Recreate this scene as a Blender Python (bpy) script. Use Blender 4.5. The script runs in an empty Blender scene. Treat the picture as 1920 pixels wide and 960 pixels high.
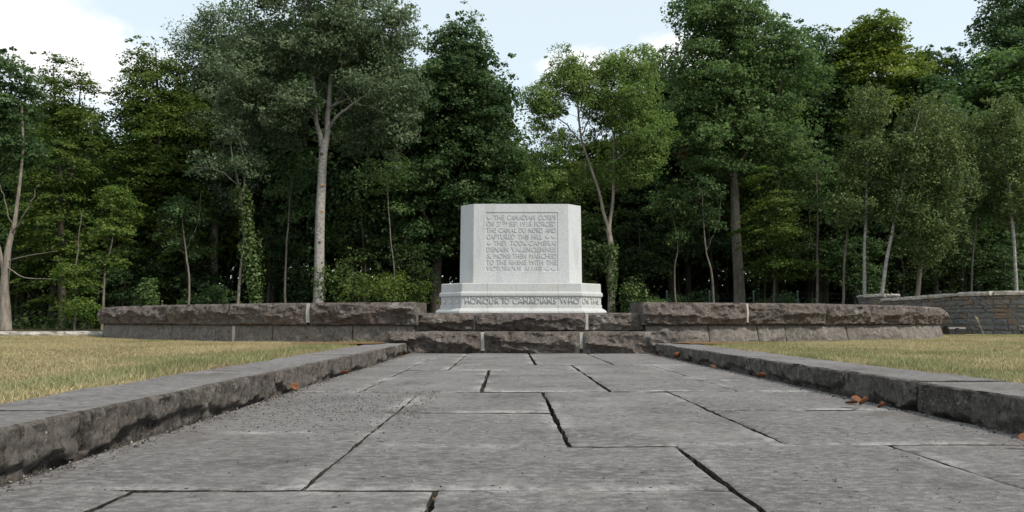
import bpy, bmesh, math, random
import numpy as np
from mathutils import Vector, Matrix, Euler

# ------------------------------------------------------------------ camera, sky, sun, exposure
scene = bpy.context.scene
COL = scene.collection
EYE = 0.34
FPX = 1447.0
PITCH = math.atan(123.0 / FPX)
YAW = math.atan(8.0 / FPX)
cam_data = bpy.data.cameras.new("camera")
cam_data.sensor_width = 36.0
cam_data.lens = 36.0 * FPX / 1920.0
cam_data.clip_start = 0.02
cam_data.clip_end = 3000.0
cam = bpy.data.objects.new("camera", cam_data)
COL.objects.link(cam)
cam.location = (-0.242, 0.0, EYE)
cam.rotation_euler = Euler((math.pi / 2 + PITCH, 0.0, -YAW), 'XYZ')
scene.camera = cam
CAMROT = cam.rotation_euler.to_matrix()

SUN_DIR = Vector((0.58, -0.40, 0.82)).normalized()      # direction towards the sun
world = bpy.data.worlds.new("World")
scene.world = world
world.use_nodes = True
wt = world.node_tree
for n in list(wt.nodes):
    wt.nodes.remove(n)
def wn(t, **kw):
    n = wt.nodes.new(t)
    for k, v in kw.items():
        setattr(n, k, v)
    return n
w_out = wn('ShaderNodeOutputWorld')
w_bg = wn('ShaderNodeBackground')
w_bg.inputs['Strength'].default_value = 0.15
w_sky = wn('ShaderNodeTexSky', sky_type='NISHITA', sun_disc=False)
w_sky.sun_elevation = math.asin(SUN_DIR.z)
w_sky.sun_rotation = math.atan2(SUN_DIR.x, SUN_DIR.y)
w_sky.air_density = 1.0
w_sky.dust_density = 1.2
w_sky.ozone_density = 1.0
w_tc = wn('ShaderNodeTexCoord')
w_noise = wn('ShaderNodeTexNoise')
w_noise.inputs['Scale'].default_value = 5.0
w_noise.inputs['Detail'].default_value = 9.0
w_noise.inputs['Roughness'].default_value = 0.62
w_map = wn('ShaderNodeMapping')
w_map.inputs['Scale'].default_value = (1.0, 1.0, 1.8)
wt.links.new(w_tc.outputs['Generated'], w_map.inputs['Vector'])
wt.links.new(w_map.outputs['Vector'], w_noise.inputs['Vector'])
# cumulus banks: (direction, size across, size up); some of them in view, the others all round the sky
CLOUDS = [((-0.50, 0.80, 0.30), 0.15, 0.07), ((-0.62, 0.72, 0.20), 0.20, 0.12), ((0.095, 0.94, 0.308), 0.065, 0.030),
          ((0.205, 0.92, 0.316), 0.09, 0.034), ((0.9, 0.3, 0.3), 0.3, 0.10), ((0.5, -0.8, 0.35), 0.3, 0.10),
          ((-0.5, -0.8, 0.3), 0.35, 0.12), ((-0.95, -0.1, 0.35), 0.3, 0.11), ((0.1, 0.3, 0.95), 0.25, 0.25)]
prev = None
for d, sx, sz in CLOUDS:
    d = Vector(d).normalized()
    sub = wn('ShaderNodeVectorMath', operation='SUBTRACT'); sub.inputs[1].default_value = d
    wt.links.new(w_tc.outputs['Generated'], sub.inputs[0])
    mul = wn('ShaderNodeVectorMath', operation='MULTIPLY'); mul.inputs[1].default_value = (1 / sx, 1 / sx, 1 / sz)
    wt.links.new(sub.outputs[0], mul.inputs[0])
    ln = wn('ShaderNodeVectorMath', operation='LENGTH')
    wt.links.new(mul.outputs[0], ln.inputs[0])
    inv = wn('ShaderNodeMath', operation='SUBTRACT'); inv.inputs[0].default_value = 1.0
    wt.links.new(ln.outputs['Value'], inv.inputs[1])
    if prev is None:
        prev = inv
    else:
        mx = wn('ShaderNodeMath', operation='MAXIMUM')
        wt.links.new(prev.outputs[0], mx.inputs[0]); wt.links.new(inv.outputs[0], mx.inputs[1])
        prev = mx
cl = wn('ShaderNodeMath', operation='MAXIMUM'); cl.inputs[1].default_value = -0.55
wt.links.new(prev.outputs[0], cl.inputs[0])
nz = wn('ShaderNodeMath', operation='MULTIPLY_ADD'); nz.inputs[1].default_value = 2.6; nz.inputs[2].default_value = -1.3
wt.links.new(w_noise.outputs['Fac'], nz.inputs[0])
ad = wn('ShaderNodeMath', operation='ADD')
wt.links.new(cl.outputs[0], ad.inputs[0]); wt.links.new(nz.outputs[0], ad.inputs[1])
w_mr = wn('ShaderNodeMapRange', interpolation_type='SMOOTHSTEP')
w_mr.inputs['From Min'].default_value = 0.0
w_mr.inputs['From Max'].default_value = 0.6
wt.links.new(ad.outputs[0], w_mr.inputs['Value'])
w_mix = wn('ShaderNodeMix', data_type='RGBA')
w_mix.inputs['B'].default_value = (7.6, 7.6, 7.6, 1)
wt.links.new(w_mr.outputs['Result'], w_mix.inputs['Factor'])
# thin high haze veil over the whole sky
w_veil = wn('ShaderNodeMix', data_type='RGBA')
w_veil.inputs['Factor'].default_value = 0.55
w_veil.inputs['B'].default_value = (7.3, 8.0, 7.8, 1)
wt.links.new(w_sky.outputs['Color'], w_veil.inputs['A'])
wt.links.new(w_veil.outputs['Result'], w_mix.inputs['A'])
wt.links.new(w_mix.outputs['Result'], w_bg.inputs['Color'])
wt.links.new(w_bg.outputs['Background'], w_out.inputs['Surface'])

sun_data = bpy.data.lights.new("sun", 'SUN')
sun_data.energy = 4.0
sun_data.angle = math.radians(7.0)
sun_data.color = (1.0, 0.93, 0.82)
sun = bpy.data.objects.new("sun", sun_data)
COL.objects.link(sun)
sun.rotation_euler = SUN_DIR.to_track_quat('Z', 'Y').to_euler()

vs = scene.view_settings
vs.view_transform = 'Standard'
vs.look = 'None'
vs.exposure = 0.13
vs.gamma = 1.0
vs.use_curve_mapping = False

# ------------------------------------------------------------------ helpers
rng = np.random.default_rng(11)
random.seed(5)

def at(px, py, Y):
    """point of the place at distance Y along the path axis, from a sight line of the photograph"""
    d = CAMROT @ Vector(((px - 960.0) / FPX, -(py - 480.0) / FPX, -1.0))
    t = Y / d.y
    return Vector((cam.location.x + d.x * t, Y, cam.location.z + d.z * t))

def _hash(ix, iy, iz, seed):
    h = (ix * 374761393 + iy * 668265263 + iz * 2147483647 + seed * 1274126177) & 0xFFFFFFFF
    h = ((h ^ (h >> 13)) * 1274126177) & 0xFFFFFFFF
    h = ((h ^ (h >> 16)) * 2246822519) & 0xFFFFFFFF
    return ((h ^ (h >> 15)) & 0xFFFFFF) / float(0xFFFFFF)

def vnoise(x, y, z=0.0, seed=0):
    x, y, z = np.broadcast_arrays(np.asarray(x, float), np.asarray(y, float), np.asarray(z, float))
    fx, fy, fz = np.floor(x), np.floor(y), np.floor(z)
    ix, iy, iz = fx.astype(np.int64), fy.astype(np.int64), fz.astype(np.int64)
    tx, ty, tz = x - fx, y - fy, z - fz
    tx, ty, tz = (t * t * (3 - 2 * t) for t in (tx, ty, tz))
    r = 0
    for dx in (0, 1):
        wx = tx if dx else 1 - tx
        for dy in (0, 1):
            wy = ty if dy else 1 - ty
            for dz in (0, 1):
                wz = tz if dz else 1 - tz
                r = r + wx * wy * wz * _hash(ix + dx, iy + dy, iz + dz, seed)
    return r * 2 - 1

def fbm(x, y, z=0.0, seed=0, octv=4, gain=0.5):
    a, s, r = 1.0, 1.0, 0
    for o in range(octv):
        r = r + a * vnoise(np.asarray(x) * s, np.asarray(y) * s, np.asarray(z) * s, seed + o * 17)
        a *= gain; s *= 2.03
    return r

def ridged(x, y, z=0.0, seed=0, octv=4):
    a, s, r = 1.0, 1.0, 0
    for o in range(octv):
        r = r + a * (1 - 2 * np.abs(vnoise(np.asarray(x) * s, np.asarray(y) * s, np.asarray(z) * s, seed + o * 13)))
        a *= 0.5; s *= 2.1
    return r

def tag(o, label=None, cat=None, group=None, kind=None):
    if label: o['label'] = label
    if cat: o['category'] = cat
    if group: o['group'] = group
    if kind: o['kind'] = kind
    return o

def link(o, parent=None):
    COL.objects.link(o)
    if parent is not None:
        o.parent = parent
    return o

def empty(name, loc=(0, 0, 0), rz=0.0, parent=None):
    o = bpy.data.objects.new(name, None)
    o.location = loc
    o.rotation_euler = (0, 0, rz)
    o.empty_display_size = 0.2
    return link(o, parent)

def mesh_np(name, verts, quads=None, tris=None, smooth=False, sharp=None):
    """mesh from numpy arrays of quads and / or triangles"""
    me = bpy.data.meshes.new(name)
    verts = np.asarray(verts, np.float32)
    me.vertices.add(len(verts))
    me.vertices.foreach_set('co', verts.ravel())
    loops, starts, totals = [], [], []
    off = 0
    for arr, k in ((quads, 4), (tris, 3)):
        if arr is None or len(arr) == 0:
            continue
        arr = np.asarray(arr, np.int32)
        loops.append(arr.ravel())
        starts.append(off + np.arange(len(arr), dtype=np.int32) * k)
        totals.append(np.full(len(arr), k, np.int32))
        off += arr.size
    loops = np.concatenate(loops); starts = np.concatenate(starts); totals = np.concatenate(totals)
    me.loops.add(len(loops))
    me.loops.foreach_set('vertex_index', loops)
    me.polygons.add(len(starts))
    me.polygons.foreach_set('loop_start', starts)
    me.polygons.foreach_set('loop_total', totals)
    if smooth:
        me.polygons.foreach_set('use_smooth', np.ones(len(starts), bool))
    me.update(calc_edges=True)
    if smooth and sharp:
        me.set_sharp_from_angle(angle=math.radians(sharp))
    return me

def mesh_obj(name, me, mat, parent=None):
    o = bpy.data.objects.new(name, me)
    if mat is not None and not me.materials:
        me.materials.append(mat)
    return link(o, parent)

def bm_obj(name, bm, mat, parent=None, smooth=False):
    me = bpy.data.meshes.new(name)
    bmesh.ops.recalc_face_normals(bm, faces=bm.faces[:])
    bm.to_mesh(me)
    bm.free()
    if smooth:
        me.polygons.foreach_set('use_smooth', np.ones(len(me.polygons), bool))
        me.set_sharp_from_angle(angle=math.radians(35))
    return mesh_obj(name, me, mat, parent)

# ------------------------------------------------------------------ materials
class NT:
    def __init__(self, name):
        self.m = bpy.data.materials.new(name)
        self.m.use_nodes = True
        self.t = self.m.node_tree
        self.b = self.t.nodes['Principled BSDF']
        self.out = self.t.nodes['Material Output']
        self.tc = None
    def n(self, t, **kw):
        x = self.t.nodes.new(t)
        for k, v in kw.items():
            setattr(x, k, v)
        return x
    def l(self, a, b):
        self.t.links.new(a, b)
    def coord(self, scale=(1, 1, 1), which='Object', rot=(0, 0, 0)):
        if self.tc is None:
            self.tc = self.n('ShaderNodeTexCoord')
        mp = self.n('ShaderNodeMapping')
        mp.inputs['Scale'].default_value = scale
        mp.inputs['Rotation'].default_value = rot
        self.l(self.tc.outputs[which], mp.inputs['Vector'])
        return mp.outputs['Vector']
    def noise(self, scale, detail=4, rough=0.55, stretch=(1, 1, 1), dist=0.0, lac=2.0):
        x = self.n('ShaderNodeTexNoise')
        x.inputs['Scale'].default_value = scale
        x.inputs['Detail'].default_value = detail
        x.inputs['Roughness'].default_value = rough
        x.inputs['Distortion'].default_value = dist
        self.l(self.coord(stretch), x.inputs['Vector'])
        return x.outputs['Fac']
    def voro(self, scale, feature='F1', stretch=(1, 1, 1), rand=1.0):
        x = self.n('ShaderNodeTexVoronoi', feature=feature)
        x.inputs['Scale'].default_value = scale
        x.inputs['Randomness'].default_value = rand
        self.l(self.coord(stretch), x.inputs['Vector'])
        return x
    def ramp(self, fac, lo, hi, a=0.0, b=1.0, smooth=True):
        x = self.n('ShaderNodeMapRange', interpolation_type='SMOOTHSTEP' if smooth else 'LINEAR')
        x.inputs['From Min'].default_value = lo
        x.inputs['From Max'].default_value = hi
        x.inputs['To Min'].default_value = a
        x.inputs['To Max'].default_value = b
        self.l(fac, x.inputs['Value'])
        return x.outputs['Result']
    def mix(self, fac, a, b, blend='MIX'):
        x = self.n('ShaderNodeMix', data_type='RGBA', blend_type=blend)
        for k, v in (('Factor', fac), ('A', a), ('B', b)):
            if isinstance(v, (int, float)):
                x.inputs[k].default_value = v
            elif isinstance(v, tuple):
                x.inputs[k].default_value = (*v, 1.0) if len(v) == 3 else v
            else:
                self.l(v, x.inputs[k])
        return x.outputs['Result']
    def math(self, op, a, b=0.0):
        x = self.n('ShaderNodeMath', operation=op)
        for i, v in enumerate((a, b)):
            if isinstance(v, (int, float)):
                x.inputs[i].default_value = v
            else:
                self.l(v, x.inputs[i])
        return x.outputs[0]
    def attr(self, name):
        x = self.n('ShaderNodeAttribute', attribute_name=name)
        return x
    def bump(self, h, strength=0.4, dist=0.01, prev=None):
        x = self.n('ShaderNodeBump')
        x.inputs['Strength'].default_value = strength
        x.inputs['Distance'].default_value = dist
        self.l(h, x.inputs['Height'])
        if prev is not None:
            self.l(prev, x.inputs['Normal'])
        return x.outputs['Normal']
    def done(self, col, rough=0.8, normal=None, spec=0.3):
        if isinstance(col, tuple):
            self.b.inputs['Base Color'].default_value = (*col, 1)
        else:
            self.l(col, self.b.inputs['Base Color'])
        if isinstance(rough, (int, float)):
            self.b.inputs['Roughness'].default_value = rough
        else:
            self.l(rough, self.b.inputs['Roughness'])
        self.b.inputs['Specular IOR Level'].default_value = spec
        if normal is not None:
            self.l(normal, self.b.inputs['Normal'])
        return self.m

def objrand(t):
    return t.n('ShaderNodeObjectInfo').outputs['Random']

def m_rock(name, dark, mid, light, streak=(1, 1, 1)):
    t = NT(name)
    a = t.noise(3.0, 6, 0.65, streak)
    b = t.noise(17.0, 6, 0.7, streak)
    c = t.mix(t.ramp(a, 0.32, 0.68), dark, mid)
    c = t.mix(t.ramp(b, 0.40, 0.72, 0, 0.85), c, light)
    # rusty brown and pale lichen patches, fine mineral speckle
    c = t.mix(t.ramp(t.noise(6.0, 4, 0.6), 0.62, 0.78, 0, 0.5), c, (mid[0] * 1.35, mid[1] * 0.95, mid[2] * 0.68))
    v = t.voro(70.0)
    c = t.mix(t.math('MULTIPLY', t.ramp(v.outputs['Distance'], 0.30, 0.12), t.ramp(t.noise(9.0, 2), 0.5, 0.68)), c, (0.33, 0.32, 0.30))
    c = t.mix(t.math('MULTIPLY', t.math('SUBTRACT', objrand(t), 0.25), 0.35), c, light)
    c = t.mix(t.ramp(t.noise(30.0, 6, 0.8, streak), 0.52, 0.62, 0, 0.85), c, tuple(x * 0.45 for x in dark))
    c = t.mix(t.ramp(t.noise(85.0, 6, 0.85), 0.52, 0.64, 0, 0.75), c, tuple(x * 1.35 for x in light))
    c = t.mix(t.math('MULTIPLY', t.ramp(t.noise(2.6, 5, 0.7), 0.56, 0.66), t.ramp(t.noise(24.0, 5, 0.8), 0.44, 0.60, 0, 0.7)), c, (0.27, 0.26, 0.24))
    h = t.noise(38.0, 8, 0.75, streak)
    nrm = t.bump(h, 1.0, 0.016)
    return t.done(c, 0.88, nrm, 0.25)

M = {}
M['rock'] = m_rock('rough_dark_stone', (0.032, 0.026, 0.023), (0.082, 0.067, 0.058), (0.155, 0.133, 0.118))
M['kerb'] = m_rock('hewn_kerb_stone', (0.030, 0.025, 0.022), (0.080, 0.069, 0.060), (0.155, 0.138, 0.122), (1, 1, 0.6))
M['base_rock'] = m_rock('dressed_base_stone', (0.072, 0.065, 0.060), (0.135, 0.120, 0.108), (0.210, 0.190, 0.172))

def m_slab():
    t = NT('bluestone_slab')
    a = t.noise(2.4, 6, 0.65)
    c = t.mix(t.ramp(a, 0.32, 0.68), (0.076, 0.070, 0.069), (0.178, 0.166, 0.163))
    c = t.mix(t.math('MULTIPLY', objrand(t), 0.75), c, (0.112, 0.106, 0.104))
    # fine grain of the riven face
    s = t.noise(44.0, 8, 0.85, (0.55, 1.0, 1))
    c = t.mix(t.ramp(s, 0.44, 0.60, 0, 0.8), c, (0.255, 0.245, 0.242))
    s2 = t.noise(23.0, 7, 0.8, (0.6, 1.0, 1), 0.6)
    c = t.mix(t.ramp(s2, 0.54, 0.70, 0, 0.8), c, (0.056, 0.052, 0.052))
    # lime bloom along some of the joints, broken up
    e = t.attr('rim').outputs['Fac']
    eb = t.math('MULTIPLY', t.ramp(e, 0.30, 1.0), t.ramp(t.noise(2.4, 5, 0.65), 0.44, 0.60))
    eb = t.math('MULTIPLY', eb, t.ramp(t.noise(22.0, 6, 0.8), 0.36, 0.60))
    c = t.mix(t.math('MULTIPLY', eb, 0.8), c, (0.36, 0.35, 0.345))
    # scuffed pale drifts
    c = t.mix(t.math('MULTIPLY', t.ramp(t.noise(4.5, 6, 0.75, (0.5, 1, 1)), 0.56, 0.70, 0, 0.55), t.ramp(t.noise(40.0, 4, 0.8), 0.42, 0.6)), c, (0.31, 0.30, 0.30))
    # pale flecks, dark pits
    v = t.voro(42.0, stretch=(0.7, 1.0, 1))
    c = t.mix(t.math('MULTIPLY', t.ramp(v.outputs['Distance'], 0.22, 0.08, 0, 0.7), t.ramp(t.noise(13.0, 3), 0.54, 0.66)), c, (0.36, 0.345, 0.335))
    v2 = t.voro(26.0)
    c = t.mix(t.math('MULTIPLY', t.ramp(v2.outputs['Distance'], 0.20, 0.10), t.ramp(t.noise(5.0, 3), 0.50, 0.58)), c, (0.022, 0.020, 0.020))
    # broad brownish weathering
    c = t.mix(t.ramp(t.noise(1.1, 5, 0.65), 0.54, 0.68, 0, 0.45), c, (0.125, 0.112, 0.100))
    # damp, dirty patches
    c = t.mix(t.math('MULTIPLY', t.ramp(t.noise(1.9, 6, 0.7), 0.52, 0.66), t.ramp(t.noise(18.0, 5, 0.8), 0.40, 0.62, 0.2, 0.75)), c, (0.058, 0.054, 0.052))
    h1 = t.noise(75.0, 6, 0.75, (0.7, 1, 1))
    h2 = t.noise(12.0, 6, 0.7)
    nrm = t.bump(h2, 0.9, 0.020)
    nrm = t.bump(h1, 1.0, 0.008, nrm)
    return t.done(c, t.ramp(s, 0.3, 0.7, 0.70, 0.9), nrm, 0.22)
M['slab'] = m_slab()

def m_joint():
    t = NT('joint_filling')
    a = t.noise(2.2, 4, 0.6)
    b = t.noise(60.0, 6, 0.75)
    c = t.mix(t.ramp(b, 0.35, 0.65), (0.018, 0.016, 0.015), (0.075, 0.066, 0.058))
    c = t.mix(t.ramp(a, 0.57, 0.64), c, (0.27, 0.255, 0.23))
    c = t.mix(t.ramp(t.noise(7.0, 3), 0.60, 0.68, 0, 0.8), c, (0.16, 0.105, 0.06))
    return t.done(c, 0.95, t.bump(b, 0.9, 0.012), 0.1)
M['joint'] = m_joint()

t = NT('joint_soil'); M['soil'] = t.done(t.mix(t.ramp(t.noise(2.6, 5, 0.7), 0.53, 0.62), t.mix(t.ramp(t.noise(50.0, 5, 0.7), 0.4, 0.65), (0.018, 0.016, 0.014), (0.075, 0.064, 0.055)), (0.24, 0.225, 0.20)), 0.95, None, 0.1)
def m_mortar():
    t = NT('pale_mortar')
    c = t.mix(t.noise(25.0, 5, 0.6), (0.25, 0.235, 0.215), (0.50, 0.48, 0.44))
    return t.done(c, 0.95, t.bump(t.noise(90.0, 4), 0.6, 0.005), 0.1)
M['mortar'] = m_mortar()

def m_granite(name, base):
    t = NT(name)
    v = t.voro(48.0)
    g = t.noise(70.0, 6, 0.85)
    c = t.mix(t.ramp(g, 0.36, 0.64), tuple(x * 0.80 for x in base), tuple(min(x * 1.16, 0.85) for x in base))
    c = t.mix(t.math('MULTIPLY', t.ramp(v.outputs['Distance'], 0.34, 0.12), 0.6), c, tuple(x * 0.40 for x in base))
    # rain wash and weathering
    w = t.noise(2.2, 5, 0.65, (2.2, 2.2, 0.55))
    c = t.mix(t.ramp(w, 0.50, 0.70, 0, 0.55), c, tuple(x * 0.68 for x in base))
    w2 = t.noise(1.3, 4, 0.6)
    c = t.mix(t.ramp(w2, 0.56, 0.74, 0, 0.32), c, (base[0] * 0.95, base[1] * 0.83, base[2] * 0.66))
    c = t.mix(t.ramp(t.noise(3.0, 5, 0.7, (3.0, 3.0, 0.30)), 0.56, 0.72, 0, 0.40), c, (base[0] * .60, base[1] * .60, base[2] * .56))
    nrm = t.bump(g, 0.25, 0.003)
    return t.done(c, 0.72, nrm, 0.35)
M['granite'] = m_granite('pale_granite', (0.455, 0.466, 0.472))
M['granite_base'] = m_granite('weathered_granite', (0.412, 0.418, 0.415))

def m_ground():
    t = NT('forest_floor')
    a = t.noise(0.5, 5, 0.6)
    b = t.noise(9.0, 6, 0.7)
    c = t.mix(t.ramp(a, 0.4, 0.65), (0.040, 0.030, 0.020), (0.055, 0.055, 0.025))
    c = t.mix(t.ramp(b, 0.5, 0.7, 0, 0.7), c, (0.10, 0.07, 0.04))
    return t.done(c, 0.95, t.bump(b, 0.8, 0.05), 0.1)
M['ground'] = m_ground()

def m_lawn():
    t = NT('dry_turf')
    a = t.noise(1.1, 5, 0.62)
    b = t.noise(40.0, 6, 0.72)
    c = t.mix(t.ramp(b, 0.35, 0.7), (0.19, 0.135, 0.070), (0.40, 0.31, 0.165))
    c = t.mix(t.ramp(a, 0.5, 0.68, 0, 0.5), c, (0.15, 0.16, 0.06))
    return t.done(c, 0.95, t.bump(b, 0.9, 0.02), 0.1)
M['lawn'] = m_lawn()

def m_litter():
    t = NT('rusty_needle_litter')
    b = t.noise(70.0, 6, 0.75)
    c = t.mix(t.ramp(b, 0.35, 0.68), (0.08, 0.045, 0.025), (0.29, 0.17, 0.09))
    return t.done(c, 0.95, t.bump(b, 0.9, 0.02), 0.1)
M['litter'] = m_litter()

def m_terrace():
    t = NT('terrace_paving')
    b = t.noise(20.0, 6, 0.7)
    c = t.mix(b, (0.13, 0.125, 0.12), (0.26, 0.25, 0.24))
    return t.done(c, 0.9, t.bump(b, 0.5, 0.01), 0.2)
M['terrace'] = m_terrace()

def m_leaf(name, dark, light, trans=0.40, rough=0.55, spec=0.15):
    t = NT(name)
    tint = t.attr('tint').outputs['Fac']
    c = t.mix(tint, dark, light)
    t.l(c, t.b.inputs['Base Color'])
    t.b.inputs['Roughness'].default_value = rough
    t.b.inputs['Specular IOR Level'].default_value = spec
    tr = t.n('ShaderNodeBsdfTranslucent')
    hs = t.n('ShaderNodeHueSaturation')
    hs.inputs['Value'].default_value = 1.55
    hs.inputs['Saturation'].default_value = 1.1
    t.l(c, hs.inputs['Color'])
    t.l(hs.outputs['Color'], tr.inputs['Color'])
    mx = t.n('ShaderNodeMixShader')
    mx.inputs['Fac'].default_value = trans
    t.l(t.b.outputs['BSDF'], mx.inputs[1])
    t.l(tr.outputs['BSDF'], mx.inputs[2])
    t.l(mx.outputs['Shader'], t.out.inputs['Surface'])
    return t.m
M['leaf_poplar'] = m_leaf('poplar_leaf', (0.058, 0.092, 0.042), (0.165, 0.215, 0.120), 0.34, 0.55, 0.18)
M['leaf_beech'] = m_leaf('beech_leaf', (0.034, 0.068, 0.015), (0.128, 0.172, 0.038))
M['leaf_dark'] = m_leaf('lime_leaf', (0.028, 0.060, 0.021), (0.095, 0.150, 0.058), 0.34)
M['leaf_ash'] = m_leaf('ash_leaf', (0.074, 0.130, 0.032), (0.205, 0.285, 0.085), 0.36)
M['leaf_oak'] = m_leaf('oak_leaf', (0.042, 0.084, 0.026), (0.142, 0.210, 0.076))
M['leaf_maple'] = m_leaf('maple_leaf', (0.058, 0.100, 0.015), (0.185, 0.230, 0.042), 0.34)
M['leaf_birch'] = m_leaf('birch_leaf', (0.060, 0.094, 0.030), (0.165, 0.212, 0.074), 0.26)
M['leaf_bush'] = m_leaf('bush_leaf', (0.050, 0.095, 0.018), (0.155, 0.205, 0.050))
M['leaf_ivy'] = m_leaf('ivy_leaf', (0.036, 0.066, 0.016), (0.100, 0.145, 0.040), 0.2, 0.45, 0.3)
M['leaf_back'] = m_leaf('shaded_wood_leaf', (0.016, 0.032, 0.010), (0.060, 0.092, 0.029), 0.3)  # shade of the deep wood and understorey put into a darker leaf colour
M['leaf_dead'] = m_leaf('dead_leaf', (0.085, 0.036, 0.018), (0.215, 0.088, 0.040), 0.25)

def m_grass():
    t = NT('grass_blade')
    g = t.attr('tint').outputs['Fac']
    d = t.attr('dry').outputs['Fac']
    straw = t.mix(g, (0.270, 0.205, 0.118), (0.540, 0.445, 0.270))
    green = t.mix(g, (0.105, 0.135, 0.048), (0.260, 0.290, 0.130))
    c = t.mix(d, green, straw)
    t.l(c, t.b.inputs['Base Color'])
    t.b.inputs['Roughness'].default_value = 0.6
    t.b.inputs['Specular IOR Level'].default_value = 0.2
    tr = t.n('ShaderNodeBsdfTranslucent')
    t.l(c, tr.inputs['Color'])
    mx = t.n('ShaderNodeMixShader')
    mx.inputs['Fac'].default_value = 0.3
    t.l(t.b.outputs['BSDF'], mx.inputs[1]); t.l(tr.outputs['BSDF'], mx.inputs[2])
    t.l(mx.outputs['Shader'], t.out.inputs['Surface'])
    return t.m
M['grass'] = m_grass()

def m_bark(name, a, b, mark, stretch=(1, 1, 0.25), marks=False):
    t = NT(name)
    n1 = t.noise(9.0, 6, 0.7, stretch)
    c = t.mix(t.ramp(n1, 0.32, 0.68), a, b)
    if marks:
        k = t.noise(7.0, 4, 0.6, (0.7, 0.7, 3.2))
        c = t.mix(t.ramp(k, 0.60, 0.70, 0, 0.85), c, mark)
        k2 = t.noise(1.2, 3, 0.6)
        c = t.mix(t.ramp(k2, 0.52, 0.7, 0, 0.6), c, tuple(x * 0.6 for x in b))
    else:
        c = t.mix(t.ramp(t.noise(3.0, 3), 0.55, 0.72, 0, 0.6), c, mark)
    return t.done(c, 0.9, t.bump(n1, 0.7, 0.03), 0.15)
M['bark_poplar'] = m_bark('poplar_bark', (0.17, 0.158, 0.14), (0.37, 0.352, 0.33), (0.045, 0.036, 0.030), (1.2, 1.2, 1.6), True)
M['bark_birch'] = m_bark('birch_bark', (0.20, 0.185, 0.17), (0.40, 0.38, 0.36), (0.04, 0.036, 0.032), (1, 1, 2), True)
M['bark_grey'] = m_bark('grey_bark', (0.095, 0.082, 0.068), (0.20, 0.178, 0.152), (0.09, 0.085, 0.05))
M['bark_ash'] = m_bark('ash_bark', (0.125, 0.108, 0.088), (0.25, 0.220, 0.185), (0.11, 0.105, 0.065))
M['bark_dark'] = m_bark('dark_bark', (0.040, 0.034, 0.028), (0.090, 0.078, 0.064), (0.045, 0.048, 0.026))
t = NT('cut_wood'); M['scar'] = t.done(t.mix(t.noise(30.0), (0.34, 0.16, 0.06), (0.46, 0.27, 0.12)), 0.9)
t = NT('black_plastic'); M['black'] = t.done((0.012, 0.012, 0.013), 0.45, t.bump(t.noise(60.0), 0.1, 0.002), 0.4)
t = NT('green_coated_steel'); M['fence'] = t.done(t.mix(t.noise(20.0), (0.005, 0.018, 0.014), (0.008, 0.026, 0.020)), 0.5, None, 0.4)
t = NT('straw'); M['straw'] = t.done(t.mix(t.noise(40.0), (0.34, 0.27, 0.15), (0.52, 0.45, 0.30)), 0.8)
def m_pale_stone():
    t = NT('pale_limestone')
    b = t.noise(14.0, 6, 0.7)
    c = t.mix(t.ramp(b, 0.35, 0.68), (0.27, 0.255, 0.225), (0.52, 0.50, 0.46))
    c = t.mix(t.ramp(t.noise(3.5, 4), 0.55, 0.72, 0, 0.6), c, (0.16, 0.155, 0.14))
    return t.done(c, 0.92, t.bump(b, 0.6, 0.012), 0.2)
M['pale_stone'] = m_pale_stone()
def m_field(name, a, b):
    t = NT(name)
    n = t.noise(12.0, 6, 0.7, (1, 1, 1.6))
    c = t.mix(t.ramp(n, 0.3, 0.7), a, b)
    c = t.mix(t.math('MULTIPLY', objrand(t), 0.35), c, (0.10, 0.10, 0.105))
    return t.done(c, 0.92, t.bump(n, 0.7, 0.012), 0.2)
M['field'] = [m_field('grey_fieldstone', (0.10, 0.098, 0.095), (0.20, 0.195, 0.185)),
              m_field('blue_fieldstone', (0.085, 0.090, 0.094), (0.165, 0.172, 0.176)),
              m_field('brown_fieldstone', (0.115, 0.088, 0.066), (0.215, 0.165, 0.128)),
              m_field('tan_fieldstone', (0.135, 0.118, 0.094), (0.245, 0.218, 0.178))]

# ------------------------------------------------------------------ ground, lawn, terrace
CY, RW = 16.0, 7.62                     # centre of the memorial circle, face radius of its wall
PW = 1.29                               # half width of the path
gx = [-700, -1.55, 1.55, 700]; gy = [-700, 8.42, 900]
gv = [(x, y, 0.06) for y in gy for x in gx]
gq = []
for j in range(2):
    for i in range(3):
        if not (j == 0 and i == 1):
            gq.append((j * 4 + i, j * 4 + i + 1, j * 4 + 5 + i, j * 4 + 4 + i))
tag(mesh_obj('ground', mesh_np('ground', gv, gq), M['ground']), 'dark leaf covered forest floor under the trees', kind='structure')

def lawn_z(x, y):
    return 0.102 + 0.006 * vnoise(x * 1.3, y * 1.3, 0, 3) + 0.004 * vnoise(x * 4, y * 4, 0, 4)
def lawn_sheet(x0, x1, y0, y1, nm, label):
    nx, ny = 90, 120
    X, Yy = np.meshgrid(np.linspace(x0, x1, nx), np.linspace(y0, y1, ny))
    v = np.stack([X, Yy, lawn_z(X, Yy)], -1).reshape(-1, 3)
    idx = np.arange(nx * ny).reshape(ny, nx)
    q = np.stack([idx[:-1, :-1], idx[:-1, 1:], idx[1:, 1:], idx[1:, :-1]], -1).reshape(-1, 4)
    return tag(mesh_obj(nm, mesh_np(nm, v, q, smooth=True), M['lawn']), label, kind='structure')
lawn_sheet(-13.0, -1.60, -2.0, 12.9, 'lawn_left', 'dry straw coloured lawn left of the paved path')
lawn_sheet(1.60, 15.0, -2.0, 20.0, 'lawn_right', 'dry straw coloured lawn right of the paved path')
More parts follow.
